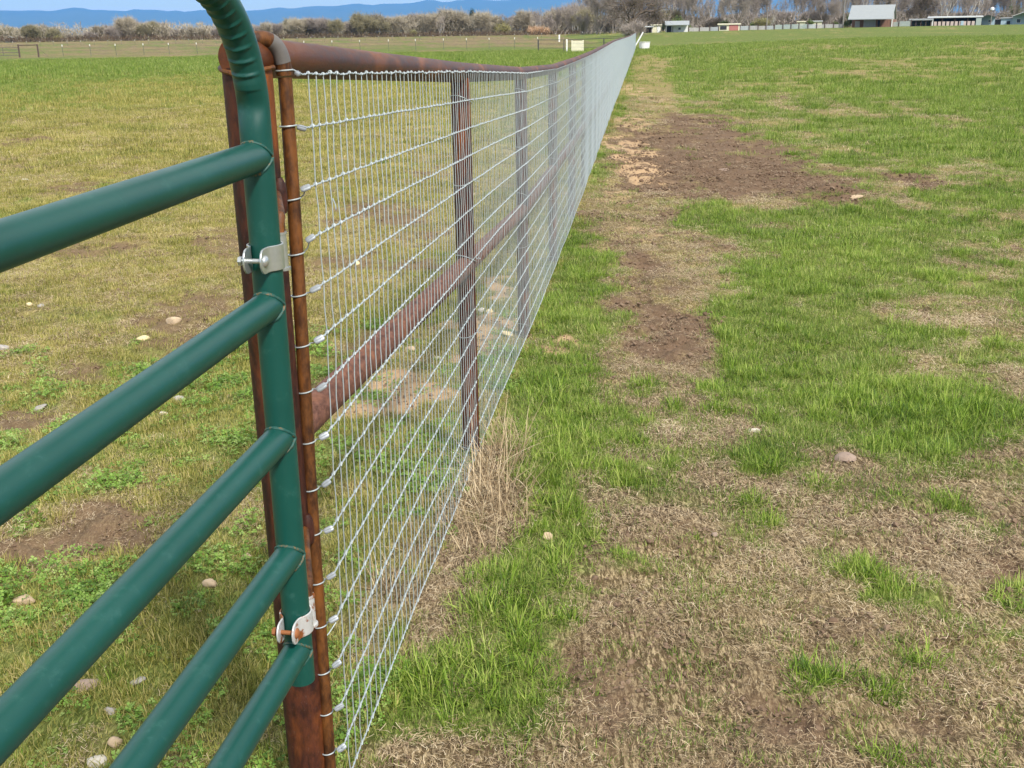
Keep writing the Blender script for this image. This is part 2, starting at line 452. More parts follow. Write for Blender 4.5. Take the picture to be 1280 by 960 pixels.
M_short = blade_mat('short_grass', [(.085, .10, .016), (.225, .235, .042), (.39, .36, .09), (.58, .48, .20)])
M_shortg = blade_mat('short_green_grass', [(.05, .10, .012), (.125, .205, .024), (.23, .32, .05), (.42, .42, .15)])
M_straw = blade_mat('dry_grass', [(.085, .056, .034), (.30, .212, .115), (.51, .39, .235), (.74, .62, .42)], .15, .6)
M_clov = blade_mat('clover_leaf', [(.08, .16, .02), (.15, .27, .035), (.24, .38, .07), (.36, .46, .14)])

m, N, L, b = mat('soil_clod', (.2, .13, .085), .95)
n1 = noise(N, L, 40, 4, .7, wpos(N, L)); oi = N.new('ShaderNodeObjectInfo')
c = mixc(N, L, (.07, .042, .027), (.19, .125, .08), n1.outputs[0]); c = mixc(N, L, c, (.30, .22, .15), mul(N, L, oi.outputs['Random'], .45))
L.new(c, b.inputs['Base Color']); b.inputs['Specular IOR Level'].default_value = .15
M_clod = m

# ground
m, N, L, b = mat('pasture_ground', (.3, .3, .2), .95)
b.inputs['Specular IOR Level'].default_value = .1
def attr(N, n):
    a = N.new('ShaderNodeAttribute'); a.attribute_name = n; return a.outputs['Fac']
P1 = wpos(N, L); PA = wpos(N, L, (1, .22, 1), (0, 0, .5)); PB = wpos(N, L, (1, .22, 1), (0, 0, -.9)); PC = wpos(N, L, (1, .25, 1), (0, 0, 2.0))
f1 = noise(N, L, 75, 3, .7, PA, .6); f2 = noise(N, L, 80, 3, .7, PB, .6); f3 = noise(N, L, 90, 3, .7, PC, .6)
mx = N.new('ShaderNodeMath'); mx.operation = 'MAXIMUM'; L.new(f1.outputs[0], mx.inputs[0]); L.new(f2.outputs[0], mx.inputs[1])
mx2 = N.new('ShaderNodeMath'); mx2.operation = 'MAXIMUM'; L.new(mx.outputs[0], mx2.inputs[0]); L.new(f3.outputs[0], mx2.inputs[1])
fib = mx2.outputs[0]
nm = noise(N, L, 9, 6, .7, P1); ng = noise(N, L, 2.2, 6, .65, P1); nf = noise(N, L, 160, 3, .7, P1)
straw = mixc(N, L, (.065, .042, .024), (.38, .29, .175), ramp_fac(N, L, fib, .50, .70))
straw = mixc(N, L, straw, (.15, .098, .06), mul(N, L, ramp_fac(N, L, nm.outputs[0], .50, .68), .7))
soil = mixc(N, L, (.062, .038, .024), (.18, .115, .074), nm.outputs[0]); soil = mixc(N, L, soil, (.30, .215, .145), mul(N, L, ramp_fac(N, L, nf.outputs[0], .5, .7), .6))
sand = mixc(N, L, (.30, .19, .10), (.50, .355, .21), nm.outputs[0]); sand = mixc(N, L, sand, (.22, .15, .09), mul(N, L, ramp_fac(N, L, nf.outputs[0], .55, .75), .5))
grn = mixc(N, L, (.045, .075, .010), (.16, .225, .036), ramp_fac(N, L, fib, .48, .7)); grn = mixc(N, L, grn, (.25, .24, .09), mul(N, L, ramp_fac(N, L, ng.outputs[0], .45, .75), .6))
olive = mixc(N, L, (.17, .14, .04), (.46, .39, .135), ramp_fac(N, L, fib, .48, .7))
c = mixc(N, L, straw, olive, attr(N, 'olive'))
c = mixc(N, L, c, grn, attr(N, 'green')); c = mixc(N, L, c, soil, attr(N, 'soil')); c = mixc(N, L, c, sand, attr(N, 'sand'))
L.new(c, b.inputs['Base Color'])
hs = N.new('ShaderNodeMath'); hs.operation = 'MULTIPLY_ADD'; L.new(fib, hs.inputs[0]); hs.inputs[1].default_value = .5; L.new(nm.outputs[0], hs.inputs[2])
bump(N, L, b, hs.outputs[0], .8, .012)
M_ground = m

# ------------------------------------------------------------------ ground sheet
def angles():
    a = list(np.arange(-40, 40.001, .115))
    l = [-40-1.2*1.16**k*k**.9 for k in range(0, 60)]
    l = [q for q in l if q > -180]
    return np.radians(np.array(sorted(set([-180.]+l+a+[-q for q in l]))))
A = angles(); A = A[:-1] if abs(A[-1]-pi) < 1e-6 else A
rr = [1.0]
while rr[-1] < 20000:
    r = rr[-1]
    rr.append(r*(1.0038 if 1.7 < r < 14 else 1.006 if 1.3 < r < 30 else 1.014 if r < 160 else 1.08))
rr = np.array(rr)
AA, RR = np.meshgrid(A, rr)
GX = (RR*np.sin(AA)); GY = (RR*np.cos(AA))
gx, gy = GX.ravel(), GY.ravel()
gm, sm, sd, th = masks(gx, gy)
gzv = base_z(gx, gy)+bump_z(gx, gy, gm, sm, sd)
nr, na = len(rr), len(A)
idx = np.arange(nr*na).reshape(nr, na)
Q = np.stack([idx[:-1, :-1], idx[:-1, 1:], idx[1:, 1:], idx[1:, :-1]], -1).reshape(-1, 4)
Qc = np.stack([idx[:-1, -1], idx[:-1, 0], idx[1:, 0], idx[1:, -1]], -1).reshape(-1, 4)
Q = np.concatenate([Q, Qc])[:, ::-1]
V = np.stack([gx, gy, gzv], 1)
ground = quad_mesh('ground', V, Q, M_ground)
# close the disc below the camera
me = ground.data
def fattr(me, n, v):
    a = me.attributes.new(n, 'FLOAT', 'POINT'); a.data.foreach_set('value', np.asarray(v, np.float32))
D = np.hypot(gx, gy)
left = gx < fence_x(gy)
fattr(me, 'green', gm*np.interp(D, [5, 12, 60], [.75, .8, .9])); fattr(me, 'soil', sm*.95); fattr(me, 'sand', sd)
ol = np.where(left, np.interp(D, [3, 6, 10, 60, 120, 135, 200, 340], [.25, .55, .9, .8, .6, .25, .2, .3]), np.interp(D, [4, 7, 20, 250], [.05, .35, .6, .7]))
fattr(me, 'olive', np.clip(ol*(1-th)+(fbm(gx*.8, gy*.8, 77)-.5)*.5, 0, 1))
tag(ground, kind='structure')
cap = MB(); n = 48; a = np.linspace(0, 2*pi, n, endpoint=False)
cap.add(np.concatenate([[[0, 0, -1.66]], np.stack([1.03*np.cos(a), 1.03*np.sin(a), np.full(n, -1.665)], 1)]), [(0, k+1, (k+1) % n+1) for k in range(n)])
tag(cap.build('ground_underfoot', M_ground), kind='structure')

# ------------------------------------------------------------------ grass
def blade_set(n, rad, lmin, lmax, wid, lean, curl, seed, segs=3, lie=False, zlo=-.004):
    R = np.random.RandomState(seed)
    V = []; Fq = []; T = []
    for k in range(n):
        q = rad*math.sqrt(R.rand()); a = R.rand()*2*pi
        x, y = q*cos(a), q*sin(a)
        l = lmin+(lmax-lmin)*R.rand()**1.3
        d = a+R.normal(0, 1.0) if not lie else R.rand()*2*pi
        th0 = (pi/2-abs(R.normal(0, lean))) if not lie else R.uniform(.05, .5)
        dth = -R.rand()*curl
        ww = wid*R.uniform(.7, 1.3)
        tn = R.rand()
        p = np.array([x, y, zlo if not lie else R.uniform(0, .012)])
        pv = np.array([-sin(d), cos(d), 0])
        sgn = R.uniform(-.5, .5)
        base = len(V)
        for s in range(segs+1):
            t = s/segs
            w = ww*(1-t**1.6)*.5+.00025 if not lie else ww*.5
            V += [p-pv*w, p+pv*w]; T += [tn, tn]
            thh = th0+dth*t
            dd = d+sgn*t*(2.2 if lie else .5)
            p = p+np.array([cos(dd)*cos(thh), sin(dd)*cos(thh), sin(thh)])*l/segs
            if lie: p[2] = max(p[2], .002)
            pv = np.array([-sin(dd), cos(dd), 0])
        for s in range(segs):
            b0 = base+2*s
            Fq.append((b0, b0+1, b0+3, b0+2))
    return np.array(V), np.array(Fq), np.array(T)

def clover_set(n, rad, seed):
    R = np.random.RandomState(seed); V = []; Fq = []; T = []
    for k in range(n):
        q = rad*math.sqrt(R.rand()); a = R.rand()*2*pi; h = R.uniform(.008, .032); s = R.uniform(.004, .008)
        c = np.array([q*cos(a), q*sin(a), h]); tn = R.rand()
        tl = R.normal(0, .35, 2)
        for j in range(3):
            b = R.rand()*.3+j*2*pi/3
            base = len(V)
            for (u, w) in ((.1, 0), (.9, .75), (1.7, 0), (.9, -.75)):
                x = s*(u*cos(b)-w*sin(b)); y = s*(u*sin(b)+w*cos(b))
                V.append(c+np.array([x, y, x*tl[0]+y*tl[1]])); T.append(tn)
            Fq.append((base, base+1, base+2, base+3))
    return np.array(V), np.array(Fq), np.array(T)

def src_obj(name, data, mt, coll):
    V, Q, T = data
    me = bpy.data.meshes.new(name); me.from_pydata(V.tolist(), [], Q.tolist()); me.update()
    me.polygons.foreach_set('use_smooth', [True]*len(me.polygons))
    fattr(me, 'tint', T); me.materials.append(mt)
    o = bpy.data.objects.new(name, me); coll.objects.link(o)

def clod_src(name, seed, coll):
    R = np.random.RandomState(seed); mb = MB()
    t = (1+5**.5)/2
    iv = np.array([(-1, t, 0), (1, t, 0), (-1, -t, 0), (1, -t, 0), (0, -1, t), (0, 1, t), (0, -1, -t), (0, 1, -t), (t, 0, -1), (t, 0, 1), (-t, 0, -1), (-t, 0, 1)])/1.9
    ifc = [(0, 11, 5), (0, 5, 1), (0, 1, 7), (0, 7, 10), (0, 10, 11), (1, 5, 9), (5, 11, 4), (11, 10, 2), (10, 7, 6), (7, 1, 8), (3, 9, 4), (3, 4, 2), (3, 2, 6), (3, 6, 8), (3, 8, 9), (4, 9, 5), (2, 4, 11), (6, 2, 10), (8, 6, 7), (9, 8, 1)]
    for k in range(14):
        q = .09*math.sqrt(R.rand()); a = R.rand()*2*pi; s = R.uniform(.002, .008)*(1 if R.rand() < .85 else 1.8)
        v = iv*(1+R.normal(0, .2, (12, 1)))*s*np.array([1, R.uniform(.7, 1.2), R.uniform(.5, .8)])
        mb.add(v+[q*cos(a), q*sin(a), s*.2], ifc)
    me = bpy.data.meshes.new(name); me.from_pydata(np.concatenate(mb.v).tolist(), [], mb.f); me.update(); me.materials.append(M_clod)
    o = bpy.data.objects.new(name, me); coll.objects.link(o)

def scatter(name, pts, scl, idx, coll, label, cat, mt):
    n = len(pts)
    me = bpy.data.meshes.new(name); me.vertices.add(n); me.vertices.foreach_set('co', np.asarray(pts, np.float32).ravel())
    fattr(me, 'scl', scl); fattr(me, 'rz', RS.rand(n)*2*pi); fattr(me, 'tx', RS.normal(0, .12, n))
    a = me.attributes.new('vid', 'INT', 'POINT'); a.data.foreach_set('value', np.asarray(idx, np.int32))
    me.materials.append(mt)
    o = bpy.data.objects.new(name, me); C.objects.link(o)
    g = bpy.data.node_groups.new(name+'_scatter', 'GeometryNodeTree')
    g.interface.new_socket('Geometry', in_out='INPUT', socket_type='NodeSocketGeometry'); g.interface.new_socket('Geometry', in_out='OUTPUT', socket_type='NodeSocketGeometry')
    N, L = g.nodes, g.links
    gi = N.new('NodeGroupInput'); go = N.new('NodeGroupOutput'); ip = N.new('GeometryNodeInstanceOnPoints'); ci = N.new('GeometryNodeCollectionInfo')
    ci.inputs[0].default_value = coll; ci.inputs[1].default_value = True; ci.inputs[2].default_value = True
    def na(nm, t='FLOAT'):
        q = N.new('GeometryNodeInputNamedAttribute'); q.data_type = t; q.inputs[0].default_value = nm; return q.outputs[0]
    cx = N.new('ShaderNodeCombineXYZ'); L.new(na('tx'), cx.inputs[0]); L.new(na('rz'), cx.inputs[2])
    L.new(gi.outputs[0], ip.inputs['Points']); L.new(ci.outputs[0], ip.inputs['Instance']); ip.inputs['Pick Instance'].default_value = True
    L.new(na('vid', 'INT'), ip.inputs['Instance Index']); L.new(cx.outputs[0], ip.inputs['Rotation']); L.new(na('scl'), ip.inputs['Scale'])
    L.new(ip.outputs[0], go.inputs[0])
    md = o.modifiers.new('scatter', 'NODES'); md.node_group = g
    tag(o, label, cat, kind='stuff')
    return o

def sample(n, r0, r1, amax=37):
    a = np.radians(RS.uniform(-amax, amax, n)); r = np.sqrt(RS.uniform(r0*r0, r1*r1, n))
    return r*np.sin(a), r*np.cos(a)

zones = [(1.5, 3.5), (3.5, 6), (6, 10), (10, 17), (17, 32), (32, 60), (60, 125)]
def gather(dens, prob, scale, nvar, amax=37):
    X = []; Y = []; S = []; I = []
    for (r0, r1), d, s in zip(zones, dens, scale):
        if d <= 0: continue
        n = int(d*(r1*r1-r0*r0)*radians(amax))
        x, y = sample(n, r0, r1, amax)
        g, s_, sa, t_ = masks(x, y)
        lf = x < fence_x(y)
        p = prob(x, y, g, s_, sa, t_, lf, np.hypot(x, y))
        k = RS.rand(n) < p
        x, y = x[k], y[k]
        X.append(x); Y.append(y); S.append(s*RS.uniform(.65, 1.3, len(x))*np.interp(p[k], [0, .5, 1], [.7, 1, 1.1])); I.append(RS.randint(0, nvar, len(x)))
    x = np.concatenate(X); y = np.concatenate(Y)
    return np.stack([x, y, ground_z(x, y)], 1), np.concatenate(S), np.concatenate(I)

col_l = bpy.data.collections.new('lush_sources'); col_s = bpy.data.collections.new('short_sources'); col_d = bpy.data.collections.new('straw_sources')
col_g = bpy.data.collections.new('short_green_sources'); col_c = bpy.data.collections.new('clover_sources'); col_k = bpy.data.collections.new('clod_sources')
for k in range(6):
    src_obj('grass_tuft', blade_set(46, .048, .022, .092, .0031, 1.0, 1.5, 20+k), M_lush, col_l)
    src_obj('turf_tuft', blade_set(60, .075, .012, .042, .0021, .6, 1.2, 40+k, 2), M_short, col_s)
    src_obj('green_turf_tuft', blade_set(60, .075, .012, .045, .0023, .75, 1.3, 240+k, 2), M_shortg, col_g)
    src_obj('straw_tuft', blade_set(66, .085, .007, .040, .0013, .5, 1.0, 60+k, 3, lie=True), M_straw, col_d)
for k in range(2):
    src_obj('straw_tuft_tall', blade_set(26, .07, .05, .17, .0018, 1.35, .9, 160+k, 4), M_straw, col_d)
for k in range(4):
    src_obj('clover_tuft', clover_set(40, .07, 80+k), M_clov, col_c); clod_src('clods', 90+k, col_k)

def pr_lush(x, y, g, s, sa, t, lf, D):
    cl = sstep(.44, .62, .55*vn(x*7.5, y*7.5, 201)+.45*vn(x*3, y*3, 203))
    p = sstep(.38, .95, g)*np.where(lf, np.interp(D, [0, 6, 50, 60], [.10, .15, .3, .8]), 1)*(.08+1.1*cl)
    p = p*(1-.9*sstep(90, 128, D)*lf)
    return p+(~lf)*.03*(1-s)*cl
def pr_short(x, y, g, s, sa, t, lf, D):
    p = .16+.72*g
    p = p*(1-.9*sstep(90, 128, D)*lf)
    p = np.where(lf, np.maximum(p, np.interp(D, [0, 4, 8, 60], [.85, .72, .72, .8])), np.where(D < 5.5, p*.9+.28*sstep(.5, .75, vn(x*4, y*4, 8)), p))
    p = p*(1-.93*s)*(1-.95*sa)*(1-.75*t)
    return p*np.where(fbm(x*7, y*7, 33, 2) > .42, 1, .55)
def pr_straw(x, y, g, s, sa, t, lf, D):
    p = 1-.75*g
    p = p*(1-.55*sstep(.5, .72, fbm(x*3.3, y*3.3, 66, 3))*(~lf))
    return np.clip(p*(1-.72*s)*(1-.7*sa)+.5*t, 0, 1)*np.where(lf, np.interp(D, [4, 7], [.38, .5]), np.where(D < 5.5, .62, .8))
def pr_clover(x, y, g, s, sa, t, lf, D):
    return (.12+.55*sstep(.42, .75, fbm(x*3.1, y*3.1, 55, 3)))*lf*(1-s)*(.3+.7*g)*(D < 7)
def pr_clod(x, y, g, s, sa, t, lf, D):
    return np.where(lf, .35, 1)*np.clip(.16*(1-g)+.55*sstep(.5, .72, fbm(x*3.3, y*3.3, 66, 3))*(1-g)+.85*s+.6*sa, 0, 1)

P, S, I = gather([420, 420, 330, 170, 50, 16, 4], pr_lush, [.68, .72, .8, .95, 1.4, 2.0, 3.0], 6)
ex, es = [], []
for (cx, cy, rx, ry, w_) in GREEN:
    if w_ < .6 or cy > 7: continue
    n_ = int(min(rx*ry*(700 if w_ > .85 else 210), 420))+6
    q = RS.normal(0, .5, (n_, 2)); k_ = np.hypot(q[:, 0], q[:, 1]) < 1.25
    ex.append(np.stack([cx+q[k_, 0]*rx, cy+q[k_, 1]*ry], 1)); es.append(np.clip(1.25-.45*np.hypot(q[k_, 0], q[k_, 1]), .5, 1.3)*RS.uniform(.7, 1.15, k_.sum())*min(.75+rx*1.2, 1.1))
ex = np.concatenate(ex); es = np.concatenate(es)
P = np.concatenate([P, np.stack([ex[:, 0], ex[:, 1], ground_z(ex[:, 0], ex[:, 1])], 1)]); S = np.concatenate([S, es]); I = np.concatenate([I, RS.randint(0, 6, len(es))])
scatter('lush_grass', P, S, I, col_l, 'long bright green blades growing in patches over the pasture and along the fence', 'grass', M_lush)
print('lush', len(P))
P, S, I = gather([650, 520, 300, 130, 42, 16, 5], pr_short, [.85, .9, 1.1, 1.5, 2.4, 3.4, 5.5], 6)
lf_ = (P[:, 0] < fence_x(P[:, 1])) & (np.hypot(P[:, 0], P[:, 1]) < 44+(fbm(P[:, 0]*.2, P[:, 1]*.12, 3)-.5)*60+RS.normal(0, 9, len(P)))
scatter('short_grass', P[lf_], S[lf_], I[lf_], col_s, 'short grazed olive yellow turf in the near left pasture', 'grass', M_short)
scatter('short_grass', P[~lf_], S[~lf_], I[~lf_], col_g, 'short fresh green turf right of the wire fence and in the far left field', 'grass', M_shortg)
print('short', len(P))
def pr_mound(x, y, g, s, sa, t, lf, D):
    return sstep(.25, .8, t)*(D < 7)
Pm, Sm, Im = gather([160, 260, 120, 0, 0, 0, 0], pr_mound, [1.0, 1.2, 1.2, 1, 1, 1, 1], 2)
Im = Im+6
P, S, I = gather([560, 480, 260, 90, 26, 0, 0], pr_straw, [.8, .95, 1.15, 1.6, 2.4, 3, 3], 6)
P = np.concatenate([P, Pm]); S = np.concatenate([S, Sm]); I = np.concatenate([I, Im])
scatter('dry_grass', P, S, I, col_d, 'dead straw coloured grass lying matted between the green patches', 'dry grass', M_straw)
print('straw', len(P))
P, S, I = gather([420, 320, 200, 0, 0, 0, 0], pr_clover, [.85, .95, 1.2, 1, 1, 1, 1], 4)
scatter('clover', P, S, I, col_c, 'low clover leaves mixed into the turf left of the fence', 'clover', M_clov)
P, S, I = gather([260, 200, 110, 70, 14, 0, 0], pr_clod, [.8, .95, 1.2, 1.5, 2, 1, 1], 4)
scatter('soil_crumbs', P, S, I, col_k, 'loose brown crumbs of soil lying on the bare ground', 'soil', M_clod)
# ------------------------------------------------------------------ fence
LEFT = np.array([-.993, .119, 0])
ROW = .1016
rodpx = [(375, 92), (380, 159), (384, 234), (390, 296), (395, 360), (400, 423), (402, 484), (405, 544), (408, 603), (412, 662), (415, 719), (418, 774), (421, 829), (424, 884), (427, 935), (430, 985)]
col0 = np.array([at_y(x, y, 2.08-.009*i) for i, (x, y) in enumerate(rodpx)])
lean = [None, (.003, -.012), (-.006, .015), (-.0074, 0), (-.0037, .005)]
def mcol(k):
    if k == 0: return col0
    lx, ly = lean[k] if k < 5 else (0, 0)
    h = -ROW*np.arange(16)
    return np.stack([FP[k, 0]+lx*h, FP[k, 1]+ly*h, FZ[k]+h], 1)
fence = empty('wire_fence', (FP[0, 0], FP[0, 1], -1.66), 'long rusty pipe and woven wire fence running away across the pasture', 'fence')
fo = np.array(fence.location)
def fbuild(mb, name, mt, par=fence, **k):
    o = mb.build(name, mt, None, **k); o.parent = par
    base = fo if par is fence else np.array([0, 0, 0])
    if par is fence: o.location = tuple(-fo)
    return o

cols = []; isp = []
nseg = len(FP)-1
for k in range(nseg):
    a, b_ = mcol(k), mcol(k+1)
    Ld = np.hypot(*(FP[k+1]-FP[k])); nn = int(round(Ld/.0508))
    for j in range(nn):
        t = j/nn
        c_ = a*(1-t)+b_*t
        sag = 0 if k == 0 else .0
        cols.append(c_)
cols.append(mcol(nseg))
W = np.array(cols)                        # cols x 16 x 3
nc = len(W)
Dc = W[:, 0, 1]
amp = np.where(Dc < 14, 1, .6)[:, None]
W[:, :, 2] += (RS.rand(nc, 16)-.5)*.0022*amp
W[:, :, 0] += (RS.rand(nc, 16)-.5)*.0018*amp; W[:, :, 1] += (RS.rand(nc, 16)-.5)*.0035*amp
W[1:, 0, 2] += np.where(np.arange(1, nc) % 3 == 0, -.002, .001)
# gentle lengthwise waviness of the stretched mesh
wv = (vn(np.arange(nc)/14., np.zeros(nc), 5)-.5)*.012
W[:, :, 0] += wv[:, None]*np.linspace(.2, 1, 16)[None]
ncl = int(np.argmax(Dc > 13)); e1, e2 = (1, 0, 0), (0, 1, 0)
# vertical wires with a slight kink at every knot
vi = W[1:ncl]; L_, Mr = vi.shape[:2]
mid = (vi[:, :-1]+vi[:, 1:])/2+np.stack([(RS.rand(L_, 15)-.5)*.004, (RS.rand(L_, 15)-.5)*.0065, np.zeros((L_, 15))], -1)
pts = np.empty((L_, 31, 3)); pts[:, 0::2] = vi; pts[:, 1::2] = mid
v1, q1 = batch_tubes(pts, .00125, 6, e1, e2)
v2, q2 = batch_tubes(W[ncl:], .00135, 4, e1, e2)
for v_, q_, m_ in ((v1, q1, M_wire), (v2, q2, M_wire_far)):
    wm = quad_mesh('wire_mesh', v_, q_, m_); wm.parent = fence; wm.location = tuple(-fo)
# horizontals: two strands twisted round each other up close, a single thicker wire far away
vs, qs, off = [], [], 0
def addq(v, q):
    global off
    vs.append(v); qs.append(q+off); off += len(v)
sub = 8
H = W[:ncl].transpose(1, 0, 2)            # 16 x cols x 3
tt = np.arange((ncl-1)*sub+1)/sub
i0 = np.minimum(tt.astype(int), ncl-2); fr = (tt-i0)[None, :, None]
HP = H[:, i0]*(1-fr)+H[:, i0+1]*fr
ph = tt*2*pi*1.5
wob = np.sin(tt*pi)**2
HP[:, :, 2] -= wob[None]*.0014
near_n = int(np.argmax(Dc > 6.6))*sub
for sgn in (0, pi):
    o_ = np.stack([np.cos(ph+sgn)*.00115, np.zeros_like(ph), np.sin(ph+sgn)*.00115], -1)
    pp = HP[:, :near_n+1]+o_[None, :near_n+1]
    addq(*batch_tubes(pp, .0012, 6, (1, 0, 0), (0, 0, 1)))
addq(*batch_tubes(HP[:, near_n::4], .0020, 5, (1, 0, 0), (0, 0, 1)))
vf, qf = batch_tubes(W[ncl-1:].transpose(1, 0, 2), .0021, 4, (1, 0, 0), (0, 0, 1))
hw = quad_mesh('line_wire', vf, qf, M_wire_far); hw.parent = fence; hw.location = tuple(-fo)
# knots: a short coil of the vertical wire round every crossing
kc = W[1:int(np.argmax(Dc > 7.5))].reshape(-1, 3)
ct = np.linspace(0, 1, 19); ca = ct*2*pi*2.4
coil = np.stack([np.cos(ca)*.0028, (ct-.5)*.0115, np.sin(ca)*.0028], -1)
KP = kc[:, None, :]+coil[None]*RS.uniform(.75, 1.25, (len(kc), 1, 1))
addq(*batch_tubes(KP, .0010, 4, (1, 0, 0), (0, .35, .94)))
kc2 = W[int(np.argmax(Dc > 7.5)):ncl].reshape(-1, 3)
addq(*batch_tubes(kc2[:, None, :]+np.array([(0, -.005, 0), (0, 0, 0), (0, .005, 0)])[None], np.array([.0022, .0034, .0022]), 5, (1, 0, 0), (0, 0, 1)))
hw = quad_mesh('line_wire', np.concatenate(vs), np.concatenate(qs), M_wire)
hw.parent = fence; hw.location = tuple(-fo)
# a few loose cut ends
for (px, py, dx, dy, Y) in ((420, 262, -4, -14, 2.45), (404, 800, 16, -22, 2.2), (530, 105, 3, 12, 3.5), (486, 140, 2, 10, 3.0)):
    p = at_y(px, py, Y); q = at_y(px+dx, py+dy, Y+.03)
    lo = MB(); lo.tube([p, p*.6+q*.4+[.002, 0, 0], q], .0013, 6); fbuild(lo, 'loose_wire', M_wire)

# posts, rails, ties
rz_top = lambda y: float(np.interp(y, [1.8, 2.32, 4.16, 6.47, 8.82, 11.18], [-.029, -.0555, -.150, -.243, -.301, -.312])) if y < 11.18 else float(np.interp(y, FP[:, 1], FZ))+.0
pc = [None]
for k in range(1, len(FP)):
    pc.append(np.array([FP[k, 0], FP[k, 1], 0])+LEFT*.0395)
hingeXY = np.array([-.472, 2.0])
top = [np.array([-.4775, 1.962, rz_top(1.962)-.003]), np.array([hingeXY[0], 2.0, rz_top(2.0)])]
for k in range(1, len(FP)):
    y = pc[k][1]; top.append(np.array([pc[k][0], y, rz_top(y)+.001*sin(k*3.)]))
mb = MB(); mb.tube([top[0], top[0]*.5+top[1]*.5]+top[1:6], .0365, 28); rail_near = fbuild(mb, 'top_rail', M_rail)
mb = MB(); mb.tube([top[5]+(top[6]-top[5])*.002]+top[6:], .0362, 12); fbuild(mb, 'top_rail', M_rail)
# the open pipe end: a ring of weld
mb = MB(); a_ = np.linspace(0, 2*pi, 40, endpoint=False)
mb.tube([top[1]+np.array([.047*cos(q), .047*sin(q), -.034+.014*abs(cos(q))+.002*random.random()]) for q in a_], [.0035+.0012*random.random() for _ in a_], 8, closed=True)
fbuild(mb, 'weld_bead', M_rod)
mids = []
mp = [(372, 525, 2.05), (584, 331, 4.16), (656, 262, 6.47), (694, 211, 8.82), (717, 178, 11.18)]
for px, py, Y in mp: mids.append(at_y(px, py, Y)[2])
mdp = [np.array([hingeXY[0], 2.0, mids[0]-.030])]
for k in range(1, len(FP)):
    z = mids[k] if k < 5 else mids[4]-FZ[4]+FZ[k]
    mdp.append(np.array([pc[k][0], pc[k][1], z]))
mb = MB(); mb.tube(mdp[:5], .0372, 28); fbuild(mb, 'middle_rail', M_mid)
mb = MB(); mb.tube([mdp[4]+(mdp[5]-mdp[4])*.002]+mdp[5:], .0348, 12); fbuild(mb, 'middle_rail', M_mid)
def vpost(x, y, zt, r, mt, name, n, lx=0., par=fence, dz=.12):
    zb = gz(x, y)-dz
    mb = MB(); zs = np.linspace(zt, zb, 6)
    mb.tube([(x+lx*(zt-z_), y, z_) for z_ in zs], r, n)
    return fbuild(mb, name, mt, par)
vpost(hingeXY[0], hingeXY[1], top[1][2]-.018, .0448, M_hinge, 'hinge_post', 32)
for k in range(1, len(FP)):
    vpost(pc[k][0], pc[k][1], top[k+1][2]-.020, .0362, M_post, 'line_post', 24 if k < 6 else 10, .002 if k < 3 else 0)
for k in range(1, 14):
    m_ = mcol(k)
    for rwi, rw in enumerate((1, 4, 7, 10, 15)):
        c_ = np.array([pc[k][0], pc[k][1], m_[rw][2]])
        sl = (.018 if rwi % 2 else -.016)*(1+.3*sin(k*7+rw))
        aa = np.linspace(0, 2*pi, 26, endpoint=False)
        tie = MB(); tie.tube([c_+np.array([.0385*cos(q)+(.004 if abs(cos(q)) > .9 and cos(q) > 0 else 0), .0385*sin(q), -.003+sl*sin(q+.6)]) for q in aa], .0014, 6, closed=True)
        tie.tube([c_+LEFT*-.040+np.array([0, .004*cos(q), .004*sin(q)])+LEFT*(-.002*j) for j, q in enumerate(np.linspace(0, 4*pi, 12))], .0013, 5); fbuild(tie, 'tie_wire', M_wire)

# end rod with its bent shoulder
rt, rb = at_y(356, 97, 2.05), at_y(411.5, 952, 1.985)
rb2 = rb+(rb-rt)*((gz(rb[0], rb[1])-.1-rb[2])/(rb[2]-rt[2]))
pts = [rt+(rb2-rt)*t+np.array([.0012*sin(9*t), .0015*cos(7*t), 0]) for t in np.linspace(0, 1, 14)]
mb = MB(); mb.tube(pts, .0132, 20); rod = fbuild(mb, 'end_rod', M_rod)
s0 = np.array([hingeXY[0]+.016, 2.0, top[1][2]+.026])
arc = [s0+np.array([-.01, -.004, -.004])]
tgt = rt+np.array([0, 0, .004])
P0, P1_, P2_ = s0+np.array([.004, .01, .004]), np.array([rt[0], rt[1], s0[2]+.008]), tgt
for t in np.linspace(0, 1, 12): arc.append(P0*(1-t)**2+2*P1_*t*(1-t)+P2_*t*t)
mb = MB(); mb.tube(arc[:], .0148, 18); elbow = fbuild(mb, 'bent_shoulder', M_rod)
mb = MB(); mb.tube(arc[4:11], .01525, 18); pr = mb.build('primer_paint', M_prim); pr.parent = elbow; pr.matrix_parent_inverse = Matrix()

